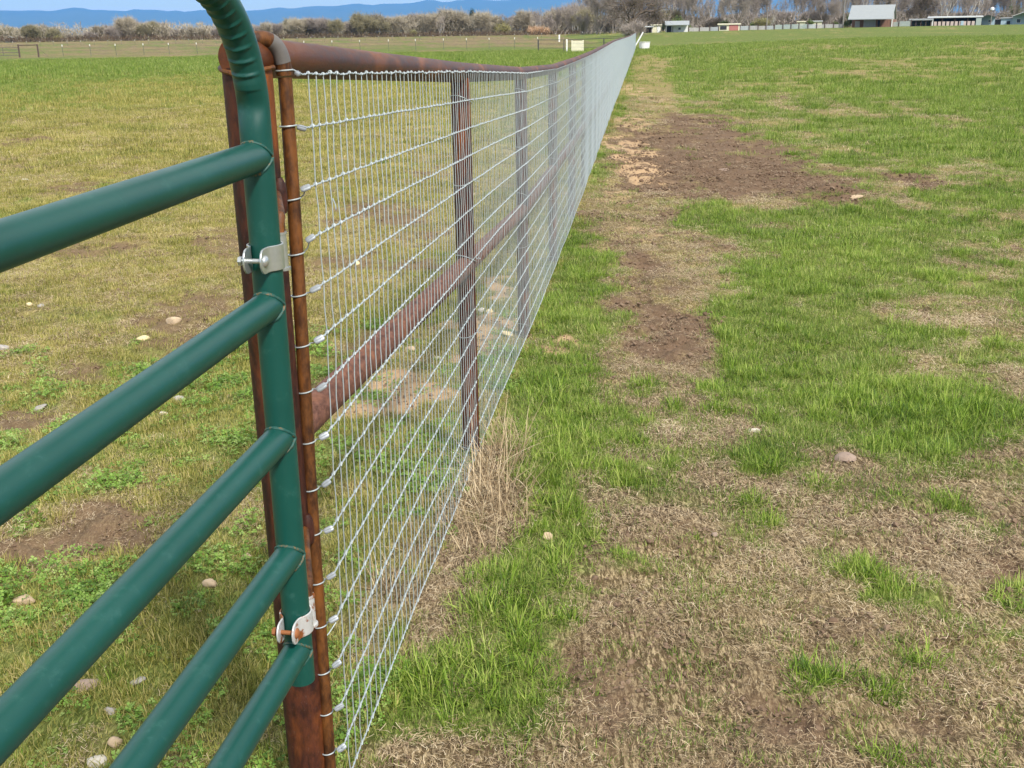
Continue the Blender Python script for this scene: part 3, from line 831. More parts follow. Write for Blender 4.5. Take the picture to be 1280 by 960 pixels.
# clips: crimp sleeve and the wire looped round the rod
def rod_at(z):
    t = (z-rt[2])/(rb2[2]-rt[2]); return rt+(rb2-rt)*t
clip_px = [(372, 92, 1), (377, 160, 1), (382, 235, 0), (388, 298, 0), (394, 361, 0), (399, 424, 0), (402, 484, 0), (405, 545, 0), (408, 604, 0), (411, 662, 0), (414, 720, 0), (417, 774, 0), (421, 830, 0), (424, 884, 0), (427, 935, 0), (430, 985, 0)]
ring_py = [88, 158, 249, 318, 370, 434, 492, 556, 616, 672, 734, 789, 848, 900, 950, 1000]
for i, (px, py, rnd) in enumerate(clip_px):
    Y = 2.055-.006*i
    c_ = at_y(px, py, Y-.01)
    mb = MB()
    ax = np.array([.78, .25, (.22+.3*random.random()) if not rnd else -.25]); ax /= np.linalg.norm(ax)
    if i == 0: ax = np.array([.3, .9, .1]); ax /= np.linalg.norm(ax)
    l_ = .0100+.0015*random.random() if not rnd else (.009 if i else .005)
    nz = np.array([.1, -.85, .5]); nz -= ax*(nz@ax); nz /= np.linalg.norm(nz); bz = np.cross(ax, nz)
    prof = [(-1, .15), (-.97, .62), (-.75, .92), (-.3, 1), (.3, 1.0), (.75, .95), (.97, .62), (1, .15)]
    wz, tz = (.0062+.0012*random.random(), .0034) if not rnd else (.0056, .0050)
    aa = np.linspace(0, 2*pi, 20, endpoint=False)
    Vv = np.concatenate([c_+ax*l_*t+q*(wz*np.cos(aa)[:, None]*bz+tz*(np.sin(aa)*(1-.35*(np.abs(np.cos(aa)) < .25)))[:, None]*nz) for t, q in prof])
    m_, n_ = len(prof), 20
    mb.add(Vv, [(u*n_+k, u*n_+(k+1) % n_, (u+1)*n_+(k+1) % n_, (u+1)*n_+k) for u in range(m_-1) for k in range(n_)]+[tuple(range(n_-1, -1, -1)), tuple((m_-1)*n_+k for k in range(n_))])
    clip = fbuild(mb, 'wire_clip', M_sleeve)
    # loop
    zr = at_y(px, ring_py[i], Y-.02)[2]
    rc = rod_at(zr)
    loop = []
    tilt_ = .14 if not rnd else .06
    for q in np.linspace(-.35, 2*pi-.9, 26):
        loop.append(rc+np.array([.0153*cos(-q), .0153*sin(-q), tilt_*.0153*cos(q)-(.002 if rnd == 0 else 0)]))
    st = c_-ax*l_*.3-bz*(.006 if not rnd else 0)
    if st[2] < c_[2]: pass
    pre = [c_, (c_*.35+loop[0]*.65)+np.array([.003, -.002, 0 if rnd else -.001])]
    mb = MB(); mb.tube(pre+loop, .0015, 8)
    ob = mb.build('wire_loop', M_wire, clip)

# ------------------------------------------------------------------ gate
th_g = -1.7345
gd = np.array([cos(th_g), sin(th_g), -.0176]); gl = np.array([.0038, .0052, 1.])
GO = np.array([-.4049, 1.74, 0.])
gate = empty('tube_gate', (GO[0], GO[1], -1.165), 'dark green tubular steel farm gate hung on the rusty hinge post', 'gate')
go_ = np.array(gate.location)
def gbuild(mb, name, mt, par=gate, **k):
    o = mb.build(name, mt, None, **k); o.parent = par
    if par is gate: o.location = tuple(-go_)
    return o
GL = 3.64; r_t = .0256; Rb = .20
zc = -.12
path = [GO+gl*z_ for z_ in np.linspace(-1.168, zc, 14)]
Rr = []
for ph_ in np.linspace(0, pi/2, 40)[1:]:
    path.append(GO+gl*(zc+Rb*sin(ph_))+gd*Rb*(1-cos(ph_)))
topz = zc+Rb
path += [GO+gl*topz+gd*t for t in np.linspace(Rb+.1, GL-Rb, 12)]
for ph_ in np.linspace(pi/2, 0, 14)[1:]:
    path.append(GO+gl*(zc+Rb*sin(ph_))+gd*(GL-Rb*(1-cos(ph_))))
path += [GO+gl*z_+gd*GL for z_ in np.linspace(zc-.05, -1.168, 8)]
rad = [r_t]*len(path)
mb = MB(); mb.tube(path, rad, 32); V0 = mb.v[0]
# crimps on the inside of the bend and a flattened spot below it
cen = GO+gl*zc+gd*Rb
rel = V0-cen; uu = rel@np.array([gd[0], gd[1], 0]); zz = rel[:, 2]
rr_ = np.hypot(uu, zz); an = np.arctan2(zz, -uu)
arcm = (an > -.35) & (an < 1.75) & (uu < .02)
gate_frame = None
# resample the bend more finely for the wrinkles
fine = [GO+gl*z_ for z_ in np.linspace(-.26, zc-.002, 60)]+[GO+gl*(zc+Rb*sin(p_))+gd*Rb*(1-cos(p_)) for p_ in np.linspace(0, pi/2, 150)]
mb = MB()
full = path[:12]+fine+path[14+39:]
full = [p_ for p_ in path if p_@np.array([0, 0, 1.]) < -.27 and p_[1] > 1.2]+fine+path[14+39:]
mb.tube(full, r_t, 40)
V0 = mb.v[0]; n_ = 40; nrings = len(full)
s_arc = 0
for i, p_ in enumerate(full):
    ring = V0[i*n_:(i+1)*n_]
    relc = ring-p_
    # direction to the inside of the bend
    if p_[2] > zc and (p_-GO)@np.array([gd[0], gd[1], 0]) < Rb+.02:
        inn = cen-p_; inn = inn-np.array([0, 0, 0]); inn /= np.linalg.norm(inn)
        ang = math.atan2(p_[2]-zc, Rb-(p_-GO)@np.array([gd[0], gd[1], 0]))
    else:
        inn = np.array([gd[0], gd[1], 0]); ang = (p_[2]-zc)/Rb
        if p_[1] < 1.2: continue
    if -1.3 < ang < 1.6:
        w = np.clip(relc@inn/r_t, 0, 1)
        sd_ = relc@np.array([cos(th_g+pi/2), sin(th_g+pi/2), 0])/r_t
        if ang > .2:
            rip = (max(0, cos((ang-.33)*2*pi/.125))**3*.0034-.0024)*float(sstep(.24, .32, ang))
            V0[i*n_:(i+1)*n_] += (inn[None]*(rip*sstep(.25, .75, w))[:, None])
        else:
            # dent
            V0[i*n_:(i+1)*n_] -= inn[None]*(.0075*np.exp(-((ang-.06)/.12)**2)*sstep(.2, .9, w))[:, None]
mb.v[0] = V0
gbuild(mb, 'frame_tube', M_green, angle=60)
for i, z_ in enumerate([-.1883, -.4343, -.6726, -.8992, -1.0987]):
    a_, b_ = GO+gl*z_+gd*.004, GO+gl*z_+gd*GL
    mb = MB(); mb.tube([a_*(1-t)+b_*t for t in np.linspace(0, 1, 12)], .0252, 32)
    bar = gbuild(mb, 'cross_bar', M_green)
    # weld ring where the bar meets the upright
    mb = MB(); dirx = gd/np.linalg.norm(gd); sx = np.array([-dirx[1], dirx[0], 0]); 
    rg = []
    for q in np.linspace(0, 2*pi, 48, endpoint=False):
        s_ = .0258*sin(q); off_ = math.sqrt(max(.0256**2-(.0256*sin(q))**2, 0))
        rg.append(GO+gl*z_+gd*(.0005+off_)+sx*.0258*sin(q)+np.array([0, 0, .0258*cos(q)]))
    mb.tube(rg, [.0022+.0016*random.random() for _ in rg], 8, closed=True)
    w_ = mb.build('weld_bead', M_weld, bar)

def clamp(z_, mt, bmt, label):
    """strap bent round the gate upright, ears towards the viewer pinned by a bolt, eye sleeve behind"""
    O = GO+gl*z_
    d = gd/np.linalg.norm(gd); d[2] = 0; d /= np.linalg.norm(d)
    s = np.array([-d[1], d[0], 0])          # sideways; +s is to the right in the picture
    if s[0] < 0: s = -s
    zup = np.array([0, 0, 1.])
    th_ = .0032; hh = .021; ri = r_t+.0012
    # plan of the right strap: from sleeve round the tube to the ear tip
    def strap(sg):
        pl = []
        pl.append((-.030, .012*sg)); 
        for q in np.linspace(150, 40, 12):
            pl.append((cos(radians(q))*(ri+th_/2), sin(radians(q))*(ri+th_/2)*sg))
        pl.append((.027, .0155*sg)); pl.append((.034, .0145*sg)); pl.append((.045, .0145*sg)); pl.append((.052, .0145*sg)); pl.append((.0575, .0145*sg)); pl.append((.061, .0145*sg))
        return pl
    root = None
    for sg in (1, -1):
        pl = strap(sg); mb = MB(); V = []; n = len(pl)
        for i, (u, w) in enumerate(pl):
            h = hh
            if u > .045: h = hh*math.sqrt(max(1-((u-.045)/.0165)**2, .04))
            t0 = np.array(pl[max(i-1, 0)]); t1 = np.array(pl[min(i+1, n-1)]); tv = t1-t0; tv = tv/np.linalg.norm(tv); nv = np.array([-tv[1], tv[0]])
            for (k_, zz_) in ((-.5, -h), (.5, -h), (.5, h), (-.5, h)):
                q = np.array([u, w])+nv*k_*th_
                V.append(O+d*q[0]+s*q[1]+zup*zz_)
        Fc = [(i*4+k_, i*4+(k_+1) % 4, (i+1)*4+(k_+1) % 4, (i+1)*4+k_) for i in range(n-1) for k_ in range(4)]+[(0, 3, 2, 1), tuple((n-1)*4+k_ for k_ in range(4))]
        mb.add(V, Fc)
        if root is None:
            root = gbuild(mb, 'hinge_clamp', mt, angle=35); tag(root, label)
            bv = root.modifiers.new('bevel', 'BEVEL'); bv.width = .0008; bv.segments = 2
        else:
            ob = mb.build('strap', mt, root, angle=35); bv = ob.modifiers.new('bevel', 'BEVEL'); bv.width = .0008; bv.segments = 2
    bo = O+d*.044
    mb = MB(); mb.tube([bo-s*.027, bo+s*.0165], .0042, 16)
    mb.lathe([(.0002, .0058), (.0045, .0052), (.0080, .0034), (.0098, .0012), (.0100, 0)][::-1], bo+s*.0160, 20, tuple(s))
    for q in (-.023, ):
        a6 = np.linspace(0, 2*pi, 6, endpoint=False); Vn = [bo+s*(q+e)+.0078*(cos(t)*d+sin(t)*zup) for e in (-.006, 0) for t in a6]
        mb.add(Vn, [(i, (i+1) % 6, 6+(i+1) % 6, 6+i) for i in range(6)]+[tuple(range(5, -1, -1)), tuple(range(6, 12))])
    mb.build('bolt', bmt, root)
    # sleeve (eye) behind and right of the upright
    e = O-d*.036+s*.013
    mb = MB(); mb.tube([e+zup*.030, e-zup*.026], .0105, 20); mb.tube([e-zup*.0262, e-zup*.031], .0140, 20); mb.tube([e+zup*.034, e+zup*.0302], .0120, 20)
    mb.box(O-d*.030+s*.006+zup*0, (.012, .018, .036), th_g)
    mb.build('eye_sleeve', mt, root)
    return root
clamp(-.351, M_clamp, M_clamp, 'clean zinc hinge clamp near the top of the gate')
clamp(-1.040, M_clamp_r, M_bolt_r, 'stained zinc hinge clamp with a rusty bolt near the bottom of the gate')
# welded pins on the hinge post: part of the fence
for z_ in (-.351, -1.040):
    O = GO+gl*z_; d = np.array([gd[0], gd[1], 0]); s = np.array([-d[1], d[0], 0]); s = s if s[0] > 0 else -s
    e = O-d*.036+s*.013
    mb = MB(); mb.tube([e-np.array([0, 0, .030]), e+np.array([0, 0, .046]), e+np.array([.002, .006, .058]), e+np.array([-.004, .03, .066]), np.array([hingeXY[0]+.040, 2.0-.025, e[2]+.066]), np.array([hingeXY[0]+.030, 2.0, e[2]+.066])], .0085, 14)
    fbuild(mb, 'hinge_pin', M_rod)
    mb = MB(); mb.tube([(hingeXY[0]+.044, 2.0-.010, e[2]+.030+.011*q) for q in range(7)], [.009, .012, .0125, .013, .0125, .011, .006], 12); fbuild(mb, 'pin_lug', M_hinge)

# ------------------------------------------------------------------ stones
M_st = {}
def stone_mat(nm, a, b_):
    m, N, L, b = mat(nm, a, .85); v = wpos(N, L); n1 = noise(N, L, 55, 5, .7, v); n2 = noise(N, L, 14, 3, .6, v)
    c = mixc(N, L, a, b_, n2.outputs[0]); c = mixc(N, L, c, tuple(q*.55 for q in a), mul(N, L, ramp_fac(N, L, n1.outputs[0], .55, .7), .6)); L.new(c, b.inputs['Base Color']); bump(N, L, b, n1.outputs[0], .5, .004); return m
M_st['tan'] = stone_mat('stone_tan', (.36, .255, .15), (.50, .39, .26)); M_st['white'] = stone_mat('stone_white', (.42, .38, .31), (.60, .56, .48))
M_st['grey'] = stone_mat('stone_grey', (.25, .23, .20), (.40, .37, .33)); M_st['brown'] = stone_mat('stone_brown', (.22, .15, .11), (.34, .26, .20)); M_st['gold'] = stone_mat('stone_gold', (.55, .43, .20), (.68, .58, .36))
stones = [
 (28, 750, 17, 10, 'tan', 'angular tan stone on bare soil between second and third gate bars, left edge'),
 (123, 947, 18, 10, 'white', 'largest whitish stone, on turf at the bottom edge left of centre'),
 (143, 922, 11, 9, 'tan', 'pinkish tan stone just above right of the largest whitish stone'),
 (137, 883, 8, 6, 'grey', 'pale grey stone left under the third gate bar, above the pinkish tan stone'),
 (172, 848, 10, 5, 'grey', 'flat grey stone in clover between the third and fourth gate bars'),
 (105, 854, 20, 6, 'brown', 'long flat brown stone touching the underside of the third gate bar'),
 (262, 731, 10, 6, 'tan', 'rounded buff stone in turf between the third and fourth gate bars'),
 (308, 699, 9, 4, 'tan', 'small elongated stone beside the hinge post above the fourth gate bar'),
 (248, 764, 5, 3, 'tan', 'tiny tan pebble below the rounded buff stone between gate bars'),
 (217, 403, 11, 7, 'tan', 'rounded tan stone on scuffed ground just above the second gate bar'),
 (179, 428, 9, 4, 'gold', 'yellowish flat stone below left of the rounded tan stone'),
 (223, 502, 9, 6, 'grey', 'light grey stone in turf just below the second gate bar'),
 (205, 520, 6, 4, 'white', 'small whitish stone below left of the light grey stone'),
 (4, 439, 8, 5, 'grey', 'grey stone cut by the left edge between the first and second bars'),
 (37, 383, 6, 3, 'gold', 'small yellow stone below the first bar near the left edge'),
 (52, 384, 5, 3, 'grey', 'small grey stone right beside the small yellow stone'),
 (32, 225, 6, 2, 'white', 'small white stone above the first gate bar near the left edge'),
 (50, 507, 10, 3, 'grey', 'flat grey stone on the bare patch above the second gate bar left'),
 (444, 327, 6, 5, 'gold', 'golden stone seen through the wire just right of the end rod'),
 (514, 441, 10, 8, 'tan', 'biggest tan stone on the sandy patch behind the middle rail'),
 (547, 447, 6, 4, 'white', 'small pale stone right of the biggest tan one behind the middle rail'),
 (602, 392, 5, 4, 'white', 'pale stone just right of the first line post seen through the mesh'),
 (613, 394, 6, 4, 'gold', 'yellow stone beside the pale one right of the first line post'),
 (635, 420, 9, 5, 'gold', 'yellow oval stone through the mesh left of the second line post'),
 (500, 395, 9, 8, 'tan', 'tan stone lying above the middle rail seen through the wire'),
 (521, 162, 4, 2, 'white', 'small white stone far behind the fence left of the first line post'),
 (943, 540, 9, 5, 'white', 'round cream stone in the worn strip right of the fence'),
 (1054, 576, 16, 6, 'brown', 'long grey brown stone at the edge of the lush green patch on the right'),
 (683, 674, 9, 6, 'tan', 'buff stone beside the grass tufts right of the thatch mound'),
 (812, 591, 6, 3, 'tan', 'small tan stone on the dry ground in the middle of the worn strip'),
 (893, 672, 5, 3, 'brown', 'dark small stone on dry grass right of centre'),
 (1070, 250, 10, 2, 'tan', 'flat tan stone at the right end of the muddy scrape'),
 (905, 210, 7, 2.5, 'brown', 'low brown stone in the middle of the muddy scrape'),
]
for si, (px, py, rx, ry, mt, lab) in enumerate(stones):
    p = gpt(px, py); d = p@AF; w = rx*d/F_; hgt = max(ry*1.25*d/F_, w*.32); R = np.random.RandomState(500+si)
    bm = bmesh.new() if False else None
    nU, nV = 14, 9; Vv = []; 
    pl = [(R.normal(0, 1, 3), R.uniform(.55, .9)) for _ in range(10)]
    pl = [(n/np.linalg.norm(n), k) for n, k in pl]
    dirs = [np.array([0, 0, 1.])]+[np.array([sin(pi*j/nV)*cos(2*pi*i/nU+.2*j), sin(pi*j/nV)*sin(2*pi*i/nU+.2*j), cos(pi*j/nV)]) for j in range(1, nV) for i in range(nU)]+[np.array([0, 0, -1.])]
    for v in dirs:
        r = 1.
        for n_, k_ in pl:
            q = v@n_
            if q > 0: r = min(r, k_/q)
        r *= 1+R.normal(0, .015)
        Vv.append(v*r)
    Vv = np.array(Vv)*[w, w*R.uniform(.65, .95), hgt*.8]
    Fc = [(0, 1+i, 1+(i+1) % nU) for i in range(nU)]
    for j in range(nV-2):
        for i in range(nU): Fc.append((1+j*nU+i, 1+(j+1)*nU+i, 1+(j+1)*nU+(i+1) % nU, 1+j*nU+(i+1) % nU))
    l0 = 1+(nV-2)*nU
    Fc += [(l0+(i+1) % nU, l0+i, len(Vv)-1) for i in range(nU)]
    mb = MB(); mb.add(Vv, Fc)
    o = mb.build('stone', M_st[mt], angle=45)
    z0 = gz(p[0], p[1])
    o.location = (p[0], p[1], z0+hgt*.12+.003); o.rotation_euler = (R.normal(0, .12), R.normal(0, .12), R.uniform(-.5, .5))
    tag(o, lab, 'stone', 'stones scattered on the pasture')
# ------------------------------------------------------------------ far things
def flat(nm, c, rough=.7, var=.12, sc=3., stretch=(1, 1, 1)):
    m, N, L, b = mat(nm, c, rough); n1 = noise(N, L, sc, 4, .65, wpos(N, L, stretch))
    L.new(mixc(N, L, tuple(q*(1-var*2) for q in c), tuple(min(q*(1+var), 1) for q in c), n1.outputs[0]), b.inputs['Base Color']); return m
M_white = flat('white_paint', (.78, .78, .76)); M_cream = flat('cream_paint', (.72, .68, .50)); M_roof = flat('pale_metal_roof', (.28, .30, .30), .5, .1, 2)
M_roofw = flat('white_metal_roof', (.56, .58, .58), .5, .06, 2); M_board = flat('weathered_boards', (.46, .45, .43), .9, .25, 2, (3, 3, .4)); M_bgreen = flat('greenish_panel', (.36, .42, .39), .7, .15)
M_red = flat('faded_red_paint', (.42, .16, .14)); M_rboard = flat('rusty_siding', (.30, .16, .11), .85, .35, 1.5, (3, 3, .4)); M_dark = flat('painted_inside_shade', (.035, .035, .04), .9)  # M_dark: interior shade put into a near-black colour
M_blue = flat('pale_blue_paint', (.38, .50, .58)); M_pink = flat('faded_pink_boards', (.55, .44, .40)); M_slate = flat('dark_roof', (.10, .10, .11), .8); M_brownp = flat('brown_post', (.09, .06, .05), .9)
M_pvc = flat('white_pvc', (.80, .79, .72), .4, .04); M_steel = flat('grey_pipe', (.10, .09, .085), .7); M_tp = flat('steel_tpost', (.10, .12, .09), .7); M_pole = flat('grey_pole_wood', (.24, .22, .20), .9, .2)
M_tin = flat('grey_tin', (.42, .45, .46), .5, .2, 1, (3, 3, .5)); M_glass = flat('window_glass', (.05, .07, .09), .1)

def frame_at(px, D, py=None):
    """origin on the ground at a picture column and a distance, x to the right along the view, y away"""
    v = ray(px, 40); k = D/v[1]; x, y = v[0]*k, D
    return np.array([x, y, float(base_z(x, y))]), math.atan2(-x, y), (.948*D/F_)/max(cos(math.atan2(x, y)), .5), .9*D/F_

class Site:
    """a thing built in its own frame, facing the camera's side of the field"""
    def __init__(s, name, px, D, label, cat, group=None, turn=0.):
        o, rz, s.mx, s.mz = frame_at(px, D)
        s.root = empty(name, o, label, cat, group); s.root.rotation_euler = (0, 0, rz+turn)
        s.px = px
    def part(s, name, mt, boxes, smooth=False, par=None):
        mb = MB()
        for b in boxes:
            mb.box(b[:3], b[3:6])
        return mb.build(name, mt, par or s.root, smooth)
    def mesh(s, name, mt, V, Fc, par=None):
        mb = MB(); mb.add(V, Fc); return mb.build(name, mt, par or s.root, False)

def gable(w, d, z0, h, ov=.3, t=.08, ridge='x'):
    """roof of two slabs; ridge along x or y"""
    V = []; Fc = []
    a, b = (w/2+ov, d/2+ov)
    if ridge == 'x': pr = [(-b, z0), (0, z0+h), (b, z0), (b, z0+t), (0, z0+h+t), (-b, z0+t)]; V = [(x, y, z) for x in (-a, a) for y, z in pr]
    else: pr = [(-a, z0), (0, z0+h), (a, z0), (a, z0+t), (0, z0+h+t), (-a, z0+t)]; V = [(x, y, z) for y in (-b, b) for x, z in pr]
    q = [(0, 1, 7, 6), (1, 2, 8, 7), (2, 3, 9, 8), (3, 4, 10, 9), (4, 5, 11, 10), (5, 0, 6, 11), (0, 5, 4, 1), (1, 4, 3, 2), (6, 7, 10, 11), (7, 8, 9, 10)]
    return V, q

DB = 250.
# barn
m_x = .948*DB/F_/.95; m_z = .9*DB/F_
s = Site('barn', 1089, DB, 'old barn with tall pale metal roof and rusty plank walls at the far field edge', 'barn', turn=-.1)
w = 46*m_x; hw_ = 9.5*m_z; ht = 27*m_z; dp = 9.
s.part('wall', M_rboard, [(0, dp/2, hw_/2, w, dp, hw_)])
s.part('plank_patch', M_board, [(-.5, -.06, hw_/2, w*.30, .1, hw_*.98)])
s.part('plank_patch', M_board, [(-w*.36, -.06, hw_*.42, w*.12, .1, hw_*.8)])
s.part('doorway_shade', M_dark, [(w*.17, -.06, hw_*.46, w*.045, .1, hw_*.92)])  # flat dark panel on the wall, painted as the shade within
s.part('trim_board', M_white, [(w*.49, -.08, hw_/2, .25, .1, hw_)])
V, q = gable(w, dp, hw_, ht-hw_, .35, .12); s.mesh('roof', M_roof, V, q)
s.mesh('gable_wall', M_board, [(x, y, z) for x in (-w/2, w/2) for y, z in ((0, hw_), (dp, hw_), (dp/2, ht-.1))], [(0, 1, 2), (3, 5, 4), (0, 3, 4, 1), (0, 2, 5, 3), (1, 4, 5, 2)])

def shed(px, w_px, h_px, D, name, label, wallm, roofm, roof_px=3, dp=4., kind='flat', front=None, windows=(), cat='shed', door=None, group=None, turn=0.):
    s = Site(name, px, D, label, cat, group, turn)
    w = w_px*s.mx; h = (h_px-roof_px)*s.mz; rh = roof_px*s.mz
    if front == 'open':
        s.part('wall', wallm, [(0, dp, h/2, w, .15, h), (-w/2+.1, dp/2, h/2, .15, dp-.2, h), (w/2-.1, dp/2, h/2, .15, dp-.2, h)])
        for k in range(5): s.part('post', M_brownp, [(-w/2+.3+k*(w-.6)/4, .1, h/2, .18, .18, h)])
    else:
        s.part('wall', wallm, [(0, dp/2, h/2, w, dp, h)])
    if kind == 'flat':
        s.mesh('roof', roofm, [(x, y, h+.01+(rh*.35 if y > 0 else 0)+k) for k in (0, max(rh*.6, .12)) for x, y in ((-w/2-.2, -.3), (w/2+.2, -.3), (w/2+.2, dp+.3), (-w/2-.2, dp+.3))], [(0, 3, 2, 1), (4, 5, 6, 7), (0, 1, 5, 4), (1, 2, 6, 5), (2, 3, 7, 6), (3, 0, 4, 7)])
    else:
        V, q = gable(w, dp, h, rh, .25, .1, kind); s.mesh('roof', roofm, V, q)
        if kind == 'y': s.mesh('gable_wall', wallm, [(x, y, z) for y in (0, dp) for x, z in ((-w/2, h), (w/2, h), (0, h+rh-.05))], [(0, 2, 1), (3, 4, 5), (0, 1, 4, 3), (1, 2, 5, 4), (2, 0, 3, 5)])
        else: s.mesh('gable_wall', wallm, [(x, y, z) for x in (-w/2, w/2) for y, z in ((0, h), (dp, h), (dp/2, h+rh-.05))], [(0, 1, 2), (3, 5, 4), (0, 3, 4, 1), (0, 2, 5, 3), (1, 4, 5, 2)])
    for (fx, fz, fw, fh) in windows:
        f_ = s.part('window', M_white, [(fx*w, -.05, fz*h, fw*w+.16, .08, fh*h+.16)]); s.part('pane', M_glass, [(fx*w, -.10, fz*h, fw*w, .03, fh*h)], par=f_)
    if door: s.part('door', door[3], [(door[0]*w, -.05, door[2]*h/2, door[1]*w, .08, door[2]*h)])
    return s, w, h

shed(807, 17, 8.5, 249, 'carport', 'low carport with white flat roof on dark posts beside the fence end', M_board, M_roofw, 1.5, 4, 'flat', 'open', cat='carport')
shed(820, 12, 10, 251, 'shed', 'small cream shed left of the dark green shrub', M_cream, M_cream, 1, 3.2, 'flat', door=(.25, .3, .8, M_white))
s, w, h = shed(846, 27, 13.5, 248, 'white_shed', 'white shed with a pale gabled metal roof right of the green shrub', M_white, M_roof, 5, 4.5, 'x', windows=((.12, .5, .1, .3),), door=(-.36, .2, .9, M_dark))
s.part('door', M_board, [(-w*.2, -.05, h*.42, w*.08, .08, h*.84)])
s, w, h = shed(911, 26, 9, 256, 'lean_to_shed', 'red fronted lean-to shed under a cream roof in the board fence', M_cream, M_cream, 1.6, 3.2, 'flat', door=(.22, .42, .95, M_red))
s.part('opening', M_dark, [(-w*.26, -.06, h*.5, w*.3, .1, h*.6)])  # solid dark panel, its colour stands for the shade of an open bay
shed(1001, 9, 9.5, 262, 'shed', 'narrow pale shed, left one of two cream sheds behind the board fence', M_cream, M_cream, 1, 3, 'flat')
shed(1019, 14, 9.5, 262, 'shed', 'wider pale shed, right one of two cream sheds behind the board fence', M_cream, M_roofw, 1, 3, 'flat')
shed(1150, 25, 9.5, 251, 'stable', 'low dark stable with a sagging pale roof right of the barn', M_board, M_roof, 2.2, 4, 'flat', 'open', cat='stable')
s, w, h = shed(1192, 58, 12, 252, 'stable', 'long open fronted stable with white roof and pinkish board front', M_dark, M_roofw, 2.2, 5, 'flat', 'open', cat='stable')  # walls near-black, shade of the open front painted into their colour
for k in range(11): s.part('front_board', M_pink, [(-w/2+.7+k*(w*.82)/10.5, -.05, h*.27, .62, .08, h*.54)])
s.part('side_panel', M_white, [(-w*.43, -.2, h*.47, w*.055, .1, h*.9)]); s.part('side_panel', M_bgreen, [(w*.44, -.2, h*.45, w*.1, .1, h*.9)]); s.part('blue_panel', M_blue, [(w*.14, -.2, h*.3, w*.05, .1, h*.55)])
shed(1233, 15, 12.5, 254, 'cottage', 'small pale blue cottage with dark roof beside the lamp post', M_blue, M_slate, 3, 4, 'y', windows=((.15, .5, .2, .3),), cat='cottage')
shed(1247, 9, 7, 258, 'shed', 'dark shed between the small blue cottage and the blue garage', M_slate, M_slate, 1, 4, 'flat')
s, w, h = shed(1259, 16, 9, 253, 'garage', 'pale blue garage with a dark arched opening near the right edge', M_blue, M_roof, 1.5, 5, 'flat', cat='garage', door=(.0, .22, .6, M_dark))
shed(1279, 25, 15.5, 249, 'house', 'pale blue house with white gable roof at the right edge', M_blue, M_roofw, 5.5, 6, 'y', windows=((-.25, .45, .15, .45), (.2, .45, .15, .45)), cat='house')
shed(12, 12, 7, 336, 'house', 'tiny white house half hidden by trees at the far left', M_white, M_roofw, 3, 5, 'y', windows=((0, .5, .2, .4),), cat='house')

# board fence in bays between dark posts
def bay(px0, px1, hpx, D, mt, label, name='board_fence'):
    s = Site(name, (px0+px1)/2, D, label, 'fence', 'board fence bays along the far edge')
    w = (px1-px0)*s.mx; h = hpx*s.mz
    s.part('boards', mt, [(0, 0, h*(.14+.2*k), w-.1, .06, h*.175) for k in range(4)])
    for x in (-w/2, w/2): s.part('post', M_brownp, [(x, -.06, h*.55, .18, .18, h*1.1)])
for (a, b, hh, mt, lb) in ((861, 874, 6, M_board, 'weathered grey board bay directly right of the white shed'), (874, 887, 6, M_board, 'second weathered board bay right of the white shed'), (887, 898, 6, M_tin, 'pale tin bay left of the red fronted lean-to'),
        (925, 936, 6.5, M_tin, 'tin bay just right of the red fronted lean-to'), (936, 947, 6.5, M_board, 'grey board bay second right of the red lean-to'), (947, 957, 6, M_board, 'low board bay left of the thin pale pole'), (957, 967, 6, M_tin, 'tin bay right of the thin pale pole'),
        (968, 978, 7, M_bgreen, 'greenish panel bay, first of three before the cream sheds'), (978, 988, 7.2, M_bgreen, 'greenish panel bay, middle of three before the cream sheds'), (988, 998, 7.2, M_bgreen, 'greenish panel bay, last of three before the cream sheds'),
        (998, 1009, 7, M_bgreen, 'panel bay in front of the narrow cream shed'), (1009, 1020, 6.5, M_tin, 'panel bay in front of the wider cream shed'), (1020, 1030, 6, M_board, 'board bay right of the cream sheds'), (1030, 1041, 6, M_board, 'board bay left of the tall utility pole'), (1041, 1052, 5.6, M_board, 'board bay at the foot of the tall utility pole'),
        (1112, 1122, 7, M_bgreen, 'light panel bay touching the right end of the barn'), (1122, 1137, 8, M_bgreen, 'wide light panel bay between barn and low stable')):
    bay(a, b, hh, 250, mt, lb)

def pole(px, ytop, ybase, D, label, r=.12, lamp=False, tall=0):
    o, rz, mx_, mz_ = frame_at(px, D); h = (ybase-ytop)*mz_
    mb = MB(); mb.tube([(0, 0, -.3), (0, 0, h)], [r, r*.75], 10)
    if lamp:
        root = empty('street_lamp', o, label, 'lamp post'); mb.build('pole', M_pole, root)
        m2 = MB(); m2.lathe([(.1, 0), (.38, .08), (.4, .5), (.15, .7), (.02, .72)], (0, 0, h), 12); m2.build('lamp_head', M_white, root)
    else:
        root = empty('utility_pole', o, label, 'pole'); mb.build('shaft', M_pole, root)
        m2 = MB(); m2.box((0, 0, h-.4), (1.6 if tall else .5, .12, .12)); m2.build('crossarm', M_pole, root)
pole(1053, -14, 34.5, 249, 'tall grey utility pole standing left of the barn', .17, tall=1)
pole(958, 9, 36, 254, 'thin pale pole behind the board fence left of the greenish panels', .13)
pole(1237, 13, 31, 250, 'street lamp with a pale head in front of the small blue cottage', .10, lamp=True)

